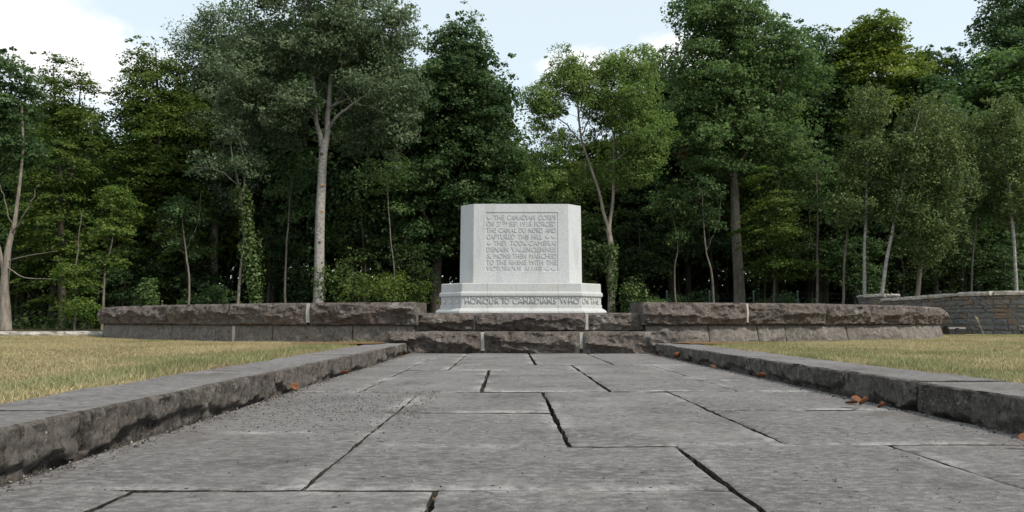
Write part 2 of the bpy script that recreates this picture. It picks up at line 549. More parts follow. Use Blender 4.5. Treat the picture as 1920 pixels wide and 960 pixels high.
# raised terrace inside the circle
bm = bmesh.new()
c1 = [bm.verts.new((7.25 * math.sin(a), CY - 7.25 * math.cos(a), 0.425)) for a in np.linspace(0, 2 * math.pi, 64, endpoint=False)]
c0 = [bm.verts.new((v.co.x, v.co.y, 0.02)) for v in c1]
bm.faces.new(c1)
for i in range(64):
    bm.faces.new((c0[i], c0[(i + 1) % 64], c1[(i + 1) % 64], c1[i]))
tag(bm_obj('terrace', bm, M['terrace']), 'raised round terrace the memorial block stands on', kind='structure')
# needle litter in the corners between kerb, steps and wall
for sx in (-1, 1):
    n = 26
    th = np.linspace(0, 2 * math.pi, n, endpoint=False)
    rr = 1 + 0.18 * fbm(np.cos(th) * 1.6 + 5 * sx, np.sin(th) * 1.6, 0, 8)
    cx, cy = sx * 1.98, 8.02
    ring = np.stack([cx + 0.52 * rr * np.cos(th), cy + 0.36 * rr * np.sin(th), np.full(n, 0.121)], -1)
    bm = bmesh.new()
    bm.faces.new([bm.verts.new(p) for p in ring])
    tag(bm_obj('needle_litter', bm, M['litter']), ('left', 'right')[sx > 0] + ' patch of rusty brown needles at the foot of the wall', kind='structure')

# ------------------------------------------------------------------ path slabs
path = empty('path', (0, 0, 0))
tag(path, 'grey stone slab path leading up to the memorial', kind='structure')
bed_n = 60
X, Yy = np.meshgrid(np.linspace(-1.5, 1.5, 240), np.linspace(-1.6, 8.5, 700))
Z = -0.026 + 0.010 * fbm(X * 1.7, Yy * 1.7, 0, 25, 3) + 0.004 * fbm(X * 9, Yy * 9, 0, 5) + 0.005 * vnoise(X * 60, Yy * 60, 0, 15)
Z = np.minimum(Z, -0.0065)
idx = np.arange(X.size).reshape(X.shape)
q = np.stack([idx[:-1, :-1], idx[:-1, 1:], idx[1:, 1:], idx[1:, :-1]], -1).reshape(-1, 4)
mesh_obj('joint_bed', mesh_np('joint_bed', np.stack([X, Yy, Z], -1).reshape(-1, 3), q, smooth=True), M['joint'], path)

SLABS = [(-1.31, -1.0, 0.82, 1.608), (-1.0, -.39, 0.82, 1.608), (-.39, .22, 0.82, 1.608),
         (.22, .82, 0.95, 2.187), (.82, 1.31, 0.70, 2.187),
         (-1.31, -.663, 1.608, 2.42), (-1.31, -.663, 2.42, 3.785), (-.663, .22, 1.608, 2.158),
         (-.663, -.072, 2.158, 2.946), (-.663, -.072, 2.946, 3.785), (-.072, .542, 2.172, 3.80),
         (.542, 1.31, 2.187, 3.02), (.542, 1.31, 3.02, 3.82),
         (-1.31, -.967, 3.785, 5.29), (-.967, -.372, 3.785, 5.53), (-.372, .26, 3.80, 5.53), (.26, .885, 3.81, 5.29), (.885, 1.31, 3.82, 4.5),
         (.885, 1.31, 4.5, 6.15), (.26, .885, 5.29, 6.15), (-.665, .26, 5.53, 6.15), (-1.31, -.967, 5.29, 7.13), (-.967, -.665, 5.53, 7.13),
         (-1.31, -.665, 7.13, 8.45), (-.665, -.02, 6.15, 8.45), (-.02, .6, 6.15, 8.45), (.6, 1.31, 6.15, 8.45),
         (-1.31, -.6, -.05, .82), (-.6, .22, -.05, .82), (.22, .82, -.05, .95), (.82, 1.31, -.05, .70),
         (-1.31, -.4, -1.5, -.05), (-.4, .5, -1.5, -.05), (.5, 1.31, -1.5, -.05)]
# open joint widths (metres) by position
CROSS_J = {1.608: .023, 2.946: .034, 3.785: .036, 3.80: .036, 3.81: .034, 3.82: .02, 3.02: .042, 5.53: .042, 5.29: .034, 2.187: .020, 6.15: .03, 7.13: .03, 2.158: .010, 2.172: .010}
LONG_J = {-.072: .017, .22: .0105, .542: .012, -.372: .019, .26: .016, .885: .014, -.02: .026, .6: .026, -.663: .010, -.665: .012, -.39: .013, -1.0: .010, .82: .011, -.967: .008}
def make_slab(x0, x1, y0, y1, k):
    step = 0.022 if y0 < 4 else 0.045
    nx = max(8, int((x1 - x0) / step)); ny = max(8, int((y1 - y0) / step))
    def axis(n):
        a = np.linspace(0, 1, n)
        return np.concatenate([[0.0, 0.006], a[1:-1], [0.994, 1.0]])
    ux, uy = axis(nx), axis(ny)
    U, V = np.meshgrid(ux, uy)
    gap = 0.0085
    wob = lambda s, sd: 0.0042 * fbm(s * 5.0, s * 0 + sd, 0, 40 + k, 4, 0.6) + 0.0026 * fbm(s * 38.0, s * 0 + sd, 0, 71, 2)
    Ya, Xa = y0 + V * (y1 - y0), x0 + U * (x1 - x0)
    def half(tab, v):
        return 0.5 * tab.get(round(v, 3), 0.008)
    gl = (half(LONG_J, x0), half(LONG_J, x1), half(CROSS_J, y0), half(CROSS_J, y1))
    left = x0 + gl[0] + wob(Ya, 1.5); right = x1 - gl[1] + wob(Ya, 7.5)
    lo = y0 + gl[2] + wob(Xa, 13.5); hi = y1 - gl[3] + wob(Xa, 19.5)
    Xp = left + U * (right - left); Yp = lo + V * (hi - lo)
    ex = np.minimum(Xp - left, right - Xp); ey = np.minimum(Yp - lo, hi - Yp)
    e = np.minimum(ex, ey)
    tilt = rng.normal(0, 0.0013, 2)
    Zp = 0.0015 * fbm(Xp * 4, Yp * 4, k, 9, 4) + rng.normal(0, 0.0015) + tilt[0] * (U - .5) + tilt[1] * (V - .5)
    chip = np.clip(fbm(Xp * 7, Yp * 7, 0, 23) - 0.75, 0, 1)
    Zp -= np.clip(1 - e / 0.012, 0, 1) ** 2 * (0.004 + 0.008 * chip)
    rim = np.clip(1 - e / 0.09, 0, 1)
    ny_, nx_ = U.shape
    v = np.stack([Xp, Yp, Zp], -1).reshape(-1, 3)
    idx = np.arange(ny_ * nx_).reshape(ny_, nx_)
    q = np.stack([idx[:-1, :-1], idx[:-1, 1:], idx[1:, 1:], idx[1:, :-1]], -1).reshape(-1, 4)
    border = np.concatenate([idx[0, :], idx[1:, -1], idx[-1, -2::-1], idx[-2:0:-1, 0]])
    low = v[border].copy(); low[:, 2] = -0.05
    nb = len(border); li = len(v) + np.arange(nb)
    sq = np.stack([border, li, np.roll(li, -1), np.roll(border, -1)], -1)
    me = mesh_np('slab', np.concatenate([v, low]), np.concatenate([q, sq]), smooth=True, sharp=50)
    at_ = me.attributes.new('rim', 'FLOAT', 'POINT')
    at_.data.foreach_set('value', np.concatenate([rim.ravel(), np.zeros(nb)]).astype(np.float32))
    me.materials.append(M['slab']); me.materials.append(M['soil'])
    mi = np.zeros(len(me.polygons), np.int32); mi[len(q):] = 1
    me.polygons.foreach_set('material_index', mi)
    return mesh_obj('slab', me, None, path)
for k, s in enumerate(SLABS):
    make_slab(*s, k)

# ------------------------------------------------------------------ rough stone blocks (kerbs, steps, curved walls)
def sweep_block(name, s0, s1, prof, mapf, mat, parent, ds=0.02, sharp=28, top=None):
    n = max(3, int(round((s1 - s0) / ds)) + 1)
    s = np.linspace(s0, s1, n)
    D, Zz = prof(s)                                   # (n, k)
    k = D.shape[1]
    P = mapf(np.repeat(s[:, None], k, 1), D, Zz)      # (n, k, 3)
    v = P.reshape(-1, 3)
    idx = np.arange(n * k).reshape(n, k)
    a, b = idx[:-1], idx[1:]
    q = np.stack([a, b, np.roll(b, -1, 1), np.roll(a, -1, 1)], -1).reshape(-1, 4)
    bm = bmesh.new()
    bv = [bm.verts.new(p) for p in v.tolist()]
    for fi, f in enumerate(q.tolist()):
        fc = bm.faces.new([bv[i] for i in f])
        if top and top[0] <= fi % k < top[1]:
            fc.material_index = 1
    bm.faces.new([bv[i] for i in idx[0].tolist()])
    bm.faces.new([bv[i] for i in idx[-1].tolist()])
    bmesh.ops.recalc_face_normals(bm, faces=bm.faces[:])
    bmesh.ops.triangulate(bm, faces=[f for f in bm.faces if len(f.verts) > 4])
    me = bpy.data.meshes.new(name)
    bm.to_mesh(me); bm.free()
    me.polygons.foreach_set('use_smooth', np.ones(len(me.polygons), bool))
    me.set_sharp_from_angle(angle=math.radians(sharp))
    me.materials.append(mat)
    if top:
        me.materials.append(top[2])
    return mesh_obj(name, me, mat, parent)

def rock_profile(s0, s1, z0, z1, depth, amp, seed, scale=1.0, nv=18, crest=(0.52, 0.20), top_n=5, batter=0.0):
    """quarry-faced front: bulges to a broken crest line, undercut below it"""
    def prof(s):
        S = s[:, None] * scale
        V = np.linspace(0, 1, nv)[None, :]
        Zf = z0 + V * (z1 - z0)
        L = (s1 - s0) * scale
        ends = np.clip(np.minimum(S - s0 * scale, s1 * scale - S) / 0.06, 0, 1) ** 0.6
        c = crest[0] + crest[1] * fbm(S * 2.2, seed * 3.1, 0, seed, 4, 0.55)
        c = np.clip(c, 0.12, 0.86)
        up = np.clip((V - c) / (1 - c), 0, 1)
        dn = np.clip((c - V) / c, 0, 1)
        d = np.where(V > c, 1 - up ** 1.15, 1 - 1.05 * np.clip(dn, 0, 1) ** 0.42)
        d = d * (0.75 + 0.45 * vnoise(S * 3.1, seed, 0, seed + 3))
        chips = ridged(S * 5.0, V * (z1 - z0) * 9.0 + S * 0.7, seed, seed + 7, 4)
        fine = fbm(S * 22, V * (z1 - z0) * 22, seed, seed + 11, 3)
        env = np.clip(np.minimum(V / 0.06, (1 - V) / 0.10), 0, 1) * ends
        D = amp * 1.25 * (d * np.clip(np.minimum(1, (1 - V) / 0.05), 0, 1) * (0.35 + 0.65 * ends)) + env * (0.46 * amp * chips + 0.20 * amp * fine)
        D = D + batter * (1 - V)
        # top: slightly uneven, back vertical
        T = np.linspace(0.02, 1, top_n)[None, :] * np.ones_like(S)
        Dt = -T * depth
        Zt = z1 + 0.004 * fbm(S * 6, T * 4, seed, seed + 19, 3) + 0 * T
        D = np.concatenate([D, Dt, np.full_like(S, -depth)], 1)
        Zz = np.concatenate([Zf * np.ones_like(S) + env * 0.15 * amp * fine, Zt, np.full_like(S, z0)], 1)
        return D, Zz
    return prof

def solid_box(name, x0, x1, y0, y1, z0, z1, mat, parent=None, bevel=0.0):
    bm = bmesh.new()
    bmesh.ops.create_cube(bm, size=1.0)
    for v in bm.verts:
        v.co = ((x0 + x1) / 2 + v.co.x * (x1 - x0), (y0 + y1) / 2 + v.co.y * (y1 - y0), (z0 + z1) / 2 + v.co.z * (z1 - z0))
    if bevel:
        bmesh.ops.bevel(bm, geom=bm.edges[:], offset=bevel, segments=2, profile=0.7, affect='EDGES')
    return bm_obj(name, bm, mat, parent)

# kerbs
def kerb_profile(z1, depth, seed, s0, s1):
    def prof(s):
        S = s[:, None]
        nv = 22
        V = np.linspace(0, 1, nv)[None, :]
        z0 = -0.03
        Zf = z0 + V * (z1 - z0)
        ends = np.clip(np.minimum(S - s0, s1 - S) / 0.03, 0, 1)
        under = np.clip(0.42 + 0.26 * fbm(S * 3.0, 2.5, 0, seed, 5, 0.62), 0.10, 0.75)   # height the broken foot reaches
        rec = np.clip((under - V) / 0.22, 0, 1)
        rec = rec * rec * (3 - 2 * rec)
        D = -0.050 * rec * (0.6 + 0.5 * vnoise(S * 4.0, 0.5, 0, seed + 5))
        D = D + 0.005 * fbm(S * 6, V * 1.3, 0, seed + 1, 4) + 0.0050 * fbm(S * 32, V * 5, 0, seed + 2, 3, .6) + 0.008 * ridged(S * 9, V * 1.6, 3, seed + 9, 4) * (1 - 0.75 * V)
        D = D - 0.004 * np.clip((V - 0.95) / 0.05, 0, 1) ** 2 - 0.010 * (1 - ends) * 0.8
        Zf = Zf * np.ones_like(S)
        chip = np.clip(fbm(S * 8, 4.4, 0, seed + 33, 4, .6) - .55, 0, 1)
        D[:, -3:] -= 0.022 * chip
        Zf[:, -2:] -= 0.010 * chip
        Zf[:, -1:] -= 0.001 + 0.004 * np.abs(fbm(S * 14, 0.3, 0, seed + 4, 3))
        T = np.linspace(0.035, 1, 9)[None, :] * np.ones_like(S)
        Dt = -T * depth + np.where(T > 0.99, 0.012 * fbm(S * 5, 1.1, 0, seed + 6), 0)
        Zt = z1 + 0.0022 * fbm(S * 6, T * 3, 0, seed + 8, 4)
        return np.concatenate([D, Dt, np.full_like(S, -depth)], 1), np.concatenate([Zf, Zt, np.full_like(S, z0)], 1)
    return prof
LK = [-1.2, 0.35, 1.99, 3.62, 5.37, 6.85, 8.22]
RK = [-1.2, 0.30, 1.45, 2.97, 3.62, 5.10, 6.70, 8.22]
for side, cuts, nm in ((1, LK, 'left'), (-1, RK, 'right')):
    kb = empty('kerb', (0, 0, 0))
    tag(kb, 'low dark stone kerb along the ' + nm + ' edge of the path', kind='structure')
    x0 = -1.315 if side == 1 else 1.318
    for i in range(len(cuts) - 1):
        a, b = cuts[i] + 0.006, cuts[i + 1] - 0.006
        tw = random.uniform(-0.004, 0.004)
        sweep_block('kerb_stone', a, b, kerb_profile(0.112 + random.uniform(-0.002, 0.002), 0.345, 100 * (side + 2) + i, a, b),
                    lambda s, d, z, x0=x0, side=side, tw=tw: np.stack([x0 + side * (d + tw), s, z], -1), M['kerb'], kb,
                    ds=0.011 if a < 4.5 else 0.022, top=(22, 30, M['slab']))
    xa, xb = sorted((x0 - side * 0.02, x0 - side * 0.33))
    for c_ in cuts[1:-1]:
        solid_box('mortar', *sorted((x0 - side * 0.012, x0 - side * 0.33)), c_ - .012, c_ + .012, 0.02, 0.098, M['mortar'] if c_ in (2.97,) else M['joint'], kb)

# steps
steps = empty('stone_steps', (0, 8.4, 0))
tag(steps, 'two broad rough hewn dark stone steps below the pale memorial block', 'steps')
def smap(y0):
    return lambda s, d, z: np.stack([s, y0 - 8.4 - d, z], -1)
xl = (905 - 952) * 8.3 / 1447 - .242; xr = (1090 - 952) * 8.3 / 1447 - .242
for i, (a, b) in enumerate(((-1.52, xl - .018), (xl + .018, xr - .016), (xr + .016, 1.59))):
    sweep_block('stone', a, b, rock_profile(a, b, -0.02, 0.232, 0.42, 0.055, 31 + i, crest=(0.52, 0.22)), smap(8.33), M['rock'], steps, ds=0.013)
xl = (890 - 952) * 8.6 / 1447 - .242; xr = (1100 - 952) * 8.6 / 1447 - .242
for i, (a, b) in enumerate(((-1.275, xl - .008), (xl + .008, xr - .014), (xr + .014, 1.29))):
    sweep_block('stone', a, b, rock_profile(a, b, 0.236, 0.436, 0.75, 0.055, 41 + i, crest=(0.44, 0.2)), smap(8.60), M['rock'], steps, ds=0.013)
for c_, h_, yy, za, zb_ in (((905 - 952) * 8.3 / 1447 - .242, .022, 8.325, .03, .226), ((1090 - 952) * 8.3 / 1447 - .242, .020, 8.325, .05, .226),
                        ((890 - 952) * 8.6 / 1447 - .242, .010, 8.615, .25, .428), ((1100 - 952) * 8.6 / 1447 - .242, .017, 8.592, .25, .430)):
    solid_box('mortar', c_ - h_, c_ + h_, yy - 8.4, .5, za, zb_, M['mortar'], steps)
solid_box('mortar', -1.46, 1.53, 0.0, 0.4, 0.0, 0.222, M['mortar'], steps)
solid_box('mortar', -1.24, 1.25, 0.25, 0.85, 0.228, 0.424, M['mortar'], steps)

# curved walls either side of the steps
def arc_map(R):
    return lambda s, d, z: np.stack([(R + d) * np.sin(s), CY - (R + d) * np.cos(s), z], -1)
def phi_of(px, R=RW):
    sl = (px - 952.0) / 1447.0
    # sight line x = -.242 + sl * y against the circle
    A = 1 + sl * sl; B = 2 * (sl * -0.242) - 2 * CY; Cc = 0.242 ** 2 + CY ** 2 - R * R
    y = (-B - math.sqrt(max(B * B - 4 * A * Cc, 0))) / (2 * A)
    return math.atan2(-0.242 + sl * y, CY - y)
WALLS = [(-1, 'left', [782, 580, 433, 318, 232], [775, 660, 510, 437, 321, 241]),
         (1, 'right', [1203, 1400, 1548, 1655, 1728], [1212, 1330, 1422, 1474, 1590, 1690])]
for sgn, nm, caps, bases in WALLS:
    w = empty('curved_stone_wall', (0, CY, 0))
    tag(w, 'low curved rough stone wall with projecting cap, ' + nm + ' of the steps', 'wall', 'curved walls round the memorial')
    amap = arc_map(RW)
    m2 = lambda s, d, z, sgn=sgn: amap(s, d, z) - np.array([0, CY, 0.0])
    for kind, cuts, z0, z1, rad, depth in (('cap_stone', caps, 0.305, 0.552, 0.0, 0.42), ('base_stone', bases, 0.02, 0.298, -0.045, 0.33)):
        ph = [abs(phi_of(c)) for c in cuts]
        last = ph[-1]
        while last < math.radians(84):
            last += 0.2; ph.append(last)
        for i in range(len(ph) - 1):
            wide = lambda q: 0.0026 if (kind, sgn, q) in (('cap_stone', -1, 1), ('base_stone', -1, 3)) else (0.0014 if (kind, sgn, q) == ('cap_stone', 1, 1) else 0.0008)
            a, b = ph[i] + wide(i), ph[i + 1] - wide(i + 1)
            if sgn < 0:
                a, b = -b, -a
            sd = 200 + i * 7 + (50 if sgn > 0 else 0) + (500 if kind == 'base_stone' else 0)
            if kind == 'cap_stone':
                pr = rock_profile(a, b, z0, z1, depth, 0.058, sd, scale=RW, crest=(0.42, 0.2))
                mt = M['rock']
            else:
                pr = rock_profile(a, b, z0, z1, depth, 0.024, sd, scale=RW, crest=(0.35, 0.25), batter=0.05 if sgn > 0 else 0.01)
                mt = M['base_rock']
            sweep_block(kind, a, b, pr, lambda s, d, z, rad=rad: m2(s, d + rad, z), mt, w, ds=0.0022)
    # mortar core behind the joints
    a, b = sorted((sgn * (abs(phi_of(caps[0])) + 0.006), sgn * math.radians(83)))
    sweep_block('mortar', a, b, lambda s: (np.tile([-0.085, -0.085, -0.075, -0.075, -0.30, -0.30], (len(s), 1)),
                                           np.tile([0.03, 0.31, 0.312, 0.540, 0.540, 0.03], (len(s), 1))), m2, M['joint'], w, ds=0.03)
    for kind_, c_, hw in ((('cap', 580, .0030), ('base', 437, .0030)) if sgn < 0 else (('cap', 1400, .0016),)):
        f_ = sgn * abs(phi_of(c_))
        if kind_ == 'cap':
            dd, zz_ = [0.012, 0.022, 0.010, -0.30, -0.30], [0.33, 0.44, 0.546, 0.546, 0.33]
        else:
            dd, zz_ = [-0.036, -0.036, -0.30, -0.30], [0.03, 0.29, 0.29, 0.03]
        sweep_block('mortar', f_ - hw, f_ + hw, lambda s, dd=dd, zz_=zz_: (np.tile(dd, (len(s), 1)), np.tile(zz_, (len(s), 1))), m2, M['mortar'], w, ds=0.002)

# ------------------------------------------------------------------ memorial
MY = 15.94
mem = empty('memorial', (0.015, MY, 0.425))
tag(mem, 'pale granite memorial block with carved inscription on a stepped plinth', 'monument')
def octa(a, c, o=0.0):
    a, c = a + o, c + 0.586 * o
    return [(-a + c, -a), (a - c, -a), (a, -a + c), (a, a - c), (a - c, a), (-a + c, a), (-a, a - c), (-a, -a + c)]
# die
bm = bmesh.new()
Zb, Zt = 1.072 - .425, 2.602 - .425
aD, cD = 1.19, 0.268
lo = [bm.verts.new((x, y, Zb)) for x, y in octa(aD, cD)]
hi = [bm.verts.new((x * 0.988, -1.19 + (y + 1.19) * 0.99, Zt)) for x, y in octa(aD, cD)]
def pxm(px, Y): return (px - 952) * Y / 1447 - .242
def pzm(py, Y): return EYE + (603 - py) * Y / 1447 - .425
YF = MY - aD
pl = [(pxm(909, YF), pzm(508.5, YF)), (pxm(1045, YF), pzm(508.5, YF)), (pxm(1045, YF), pzm(397, YF)), (pxm(909, YF), pzm(397, YF))]
RC = 0.011
f1 = [bm.verts.new((x, -aD, z)) for x, z in pl]
f2 = [bm.verts.new((x, -aD + RC, z)) for x, z in pl]
out = [lo[0], lo[1], hi[1], hi[0]]
for i in range(4):
    j = (i + 1) % 4
    bm.faces.new((out[i], out[j], f1[j], f1[i]))
    bm.faces.new((f1[i], f1[j], f2[j], f2[i]))
bm.faces.new(f2)
for i in range(1, 8):
    j = (i + 1) % 8
    bm.faces.new((lo[i], lo[j], hi[j], hi[i]))
bm.faces.new(hi); bm.faces.new(lo[::-1])
die = bm_obj('die_block', bm, M['granite'], mem)
bv = die.modifiers.new('bevel', 'BEVEL'); bv.width = 0.007; bv.segments = 2; bv.limit_method = 'ANGLE'; bv.angle_limit = math.radians(25)

# plinth, cut into three blocks by its joints
PROF = [(0.085, 0.425), (0.085, 0.525), (0.078, 0.540), (0.035, 0.572), (0.0, 0.590), (0.0, 0.655), (-0.016, 0.657), (-0.016, 0.806), (0.0, 0.808),
        (0.010, 0.812), (0.016, 0.824), (0.016, 0.866), (0.008, 0.884), (-0.016, 0.898), (-0.020, 1.045), (-0.030, 1.060)]
aB, cB = 1.55, 0.43
YB = MY - aB
def plinth_bm():
    bm = bmesh.new()
    rings = [[bm.verts.new((x, y, z - .425)) for x, y in octa(aB, cB, o)] for o, z in PROF]
    for r0, r1 in zip(rings, rings[1:]):
        for i in range(8):
            j = (i + 1) % 8
            bm.faces.new((r0[i], r0[j], r1[j], r1[i]))
    bm.faces.new(rings[-1]); bm.faces.new(rings[0][::-1])
    return bm
jx = [-9, pxm(912, YB), pxm(1045, YB), 9]
for i in range(3):
    bm = plinth_bm()
    for xcut, keep in ((jx[i] + 0.002, 1), (jx[i + 1] - 0.002, -1)):
        if abs(xcut) > 5: continue
        r = bmesh.ops.bisect_plane(bm, geom=bm.verts[:] + bm.edges[:] + bm.faces[:], plane_co=(xcut, 0, 0), plane_no=(-keep, 0, 0), clear_outer=True)
        es = [e for e in r['geom_cut'] if isinstance(e, bmesh.types.BMEdge)]
        bmesh.ops.contextual_create(bm, geom=es)
    bm_obj('plinth_block', bm, M['granite_base'], mem)

def text_mesh(body, height, width, ext, bold=0.02):
    cu = bpy.data.curves.new('txt', 'FONT')
    cu.body = body; cu.size = 1.0; cu.extrude = 0.0; cu.offset = bold
    o = bpy.data.objects.new('txt', cu); COL.objects.link(o)
    bpy.context.view_layer.update()
    me = bpy.data.meshes.new_from_object(o.evaluated_get(bpy.context.evaluated_depsgraph_get()))
    COL.objects.unlink(o); bpy.data.objects.remove(o)
    co = np.empty(len(me.vertices) * 3, np.float32); me.vertices.foreach_get('co', co); co = co.reshape(-1, 3)
    mn, mxx = co.min(0), co.max(0)
    bm = bmesh.new(); bm.from_mesh(me); bpy.data.meshes.remove(me)
    sx = width / (mxx[0] - mn[0]); sy = height / 0.73
    for v in bm.verts:
        v.co = ((v.co.x - mn[0]) * sx, 0.0, v.co.y * sy)
    r = bmesh.ops.extrude_face_region(bm, geom=bm.faces[:])
    for v in [g for g in r['geom'] if isinstance(g, bmesh.types.BMVert)]:
        v.co.y -= ext
    return bm
MAPLE = [(0, 1), (.12, .74), (.27, .80), (.22, .50), (.40, .66), (.46, .55), (.66, .60), (.58, .40), (.68, .32), (.34, .10), (.38, .0),
         (.05, .06), (.04, -.18), (-.04, -.18), (-.05, .06), (-.38, .0), (-.34, .10), (-.68, .32), (-.58, .40), (-.66, .60), (-.46, .55),
         (-.40, .66), (-.22, .50), (-.27, .80), (-.12, .74)]
def maple_bm(bm, x, z, h, ext, w=1.0):
    a = [bm.verts.new((x + px * h * 0.62 * w, 0, z + (py + .18) / 1.18 * h)) for px, py in MAPLE]
    b = [bm.verts.new((v.co.x, -ext, v.co.z)) for v in a]
    n = len(a)
    bm.faces.new(b)
    for i in range(n):
        bm.faces.new((a[i], a[(i + 1) % n], b[(i + 1) % n], b[i]))
LINES = [[('@', 911, 920), ('THE', 925, 944), ('CANADIAN', 950, 1003), ('CORPS', 1009, 1042)],
         [('ON', 911, 925), ('27', 930, 939), ('th', 940.5, 950), ('SEP.', 953.5, 971), ('1918', 975.5, 996), ('FORCED', 1001.5, 1041.5)],
         [('THE', 911, 929), ('CANAL', 934, 968), ('DU', 972, 985), ('NORD', 990, 1017), ('AND', 1022, 1042)],
         [('CAPTURED', 911, 964.5), ('THIS', 970, 991), ('HILL', 996.5, 1016), ('@', 1021.5, 1030), ('@', 1033, 1042)],
         [('@', 911, 920), ('THEY', 925, 950), ('TOOK', 956, 986), ('CAMBRAI', 991, 1042)],
         [('DENAIN', 911, 952.5), ('VALENCIENNES', 958, 1042)],
         [('&', 911, 920.5), ('MONS:', 925, 957.5), ('THEN', 960, 986), ('MARCHED', 992, 1043)],
         [('TO', 911, 925), ('THE', 930, 949), ('RHINE', 954, 986), ('WITH', 991, 1017.5), ('THE', 1024, 1043)],
         [('VICTORIOUS', 911, 976), ('ALLIES', 982, 1015), ('@', 1020.5, 1030), ('@', 1032, 1042)]]
insc = None
yt0, pitch_px = 400.5, 12.18
for li, words in enumerate(LINES):
    zb = pzm(yt0 + li * pitch_px + 10.2, YF); hh = 9.6 * YF / 1447
    for wd, xa, xb in words:
        xa, xb = pxm(xa, YF), pxm(xb, YF)
        if wd == '@':
            tot = bmesh.new()
            maple_bm(tot, 0, 0, hh * 0.92, RC - 0.003, (xb - xa) / hh / 0.84)
            o = bm_obj('carved_leaf', tot, M['granite'], die)
            o.location = ((xa + xb) / 2, -aD + RC, zb)
        else:
            zz, h2 = zb, hh
            if wd == 'th':
                wd, zz, h2 = 'TH', zb + hh * 0.38, hh * 0.62
            t_ = text_mesh(wd, h2, xb - xa, RC - 0.002, 0.0)
            o = bm_obj('inscription_word', t_, M['granite'], die)
            o.location = (xa, -aD + RC, zz)
# frieze lettering on the plinth
BR = 0.016
zb = 0.668 - .425; hh = 0.128
for wd, xa, xb in (('HONOUR', 871, 935), ('TO', 939, 954), ('CANADIANS', 960.5, 1042), ('WHO', 1049, 1085)):
    xa, xb = pxm(xa, YB), pxm(xb, YB)
    o = bm_obj('inscription_word', text_mesh(wd, hh, xb - xa, BR - 0.003, 0.004), M['granite_base'], mem)
    o.location = (xa, -aB + BR, zb)
r2 = math.sqrt(0.5)
def chamfer_place(o, side, s):
    """s metres along the angled face from its front edge"""
    bx, by = side * (aB - cB), -aB
    o.location = (bx + side * s * r2 - side * BR * r2, by + s * r2 + BR * r2, zb)
    o.rotation_euler = (0, 0, math.radians(45) * side)
for wd, s, wdt in (('ON', 0.035, 0.185), ('THE', 0.275, 0.26)):
    o = bm_obj('inscription_word', text_mesh(wd, hh, wdt, BR - 0.003, 0.004), M['granite_base'], mem)
    chamfer_place(o, 1, s)
for s in (0.06, 0.25, 0.44):
    tb = bmesh.new(); maple_bm(tb, -0.06, 0, hh * 0.95, BR - 0.003)
    o = bm_obj('carved_leaf', tb, M['granite_base'], mem)
    chamfer_place(o, -1, s)

# ------------------------------------------------------------------ fieldstone wall at the right, pale kerb at the left
def stone_box(name, L, T, H, mat, parent, seed, mtx, n=(5, 2, 3), amp=0.012):
    r = np.random.default_rng(seed)
    bm = bmesh.new()
    bmesh.ops.create_cube(bm, size=1.0)
    bmesh.ops.subdivide_edges(bm, edges=[e for e in bm.edges if abs((e.verts[0].co - e.verts[1].co).x) > 0.5], cuts=n[0] - 1)
    bmesh.ops.subdivide_edges(bm, edges=[e for e in bm.edges if abs((e.verts[0].co - e.verts[1].co).z) > 0.5], cuts=n[2] - 1, use_grid_fill=True)
    for v in bm.verts:
        p = v.co
        e = min(0.5 - abs(p.x), 0.5 - abs(p.z))
        push = (0.012 if e > 0.05 else 0.0) * (1 if p.y < 0 else 0)
        p.x *= L; p.y *= T; p.z *= H
        p += Vector((r.normal(0, amp * .5), r.normal(0, amp) - push, r.normal(0, amp * .35)))
    bm.transform(mtx)
    return bm_obj(name, bm, mat, parent)
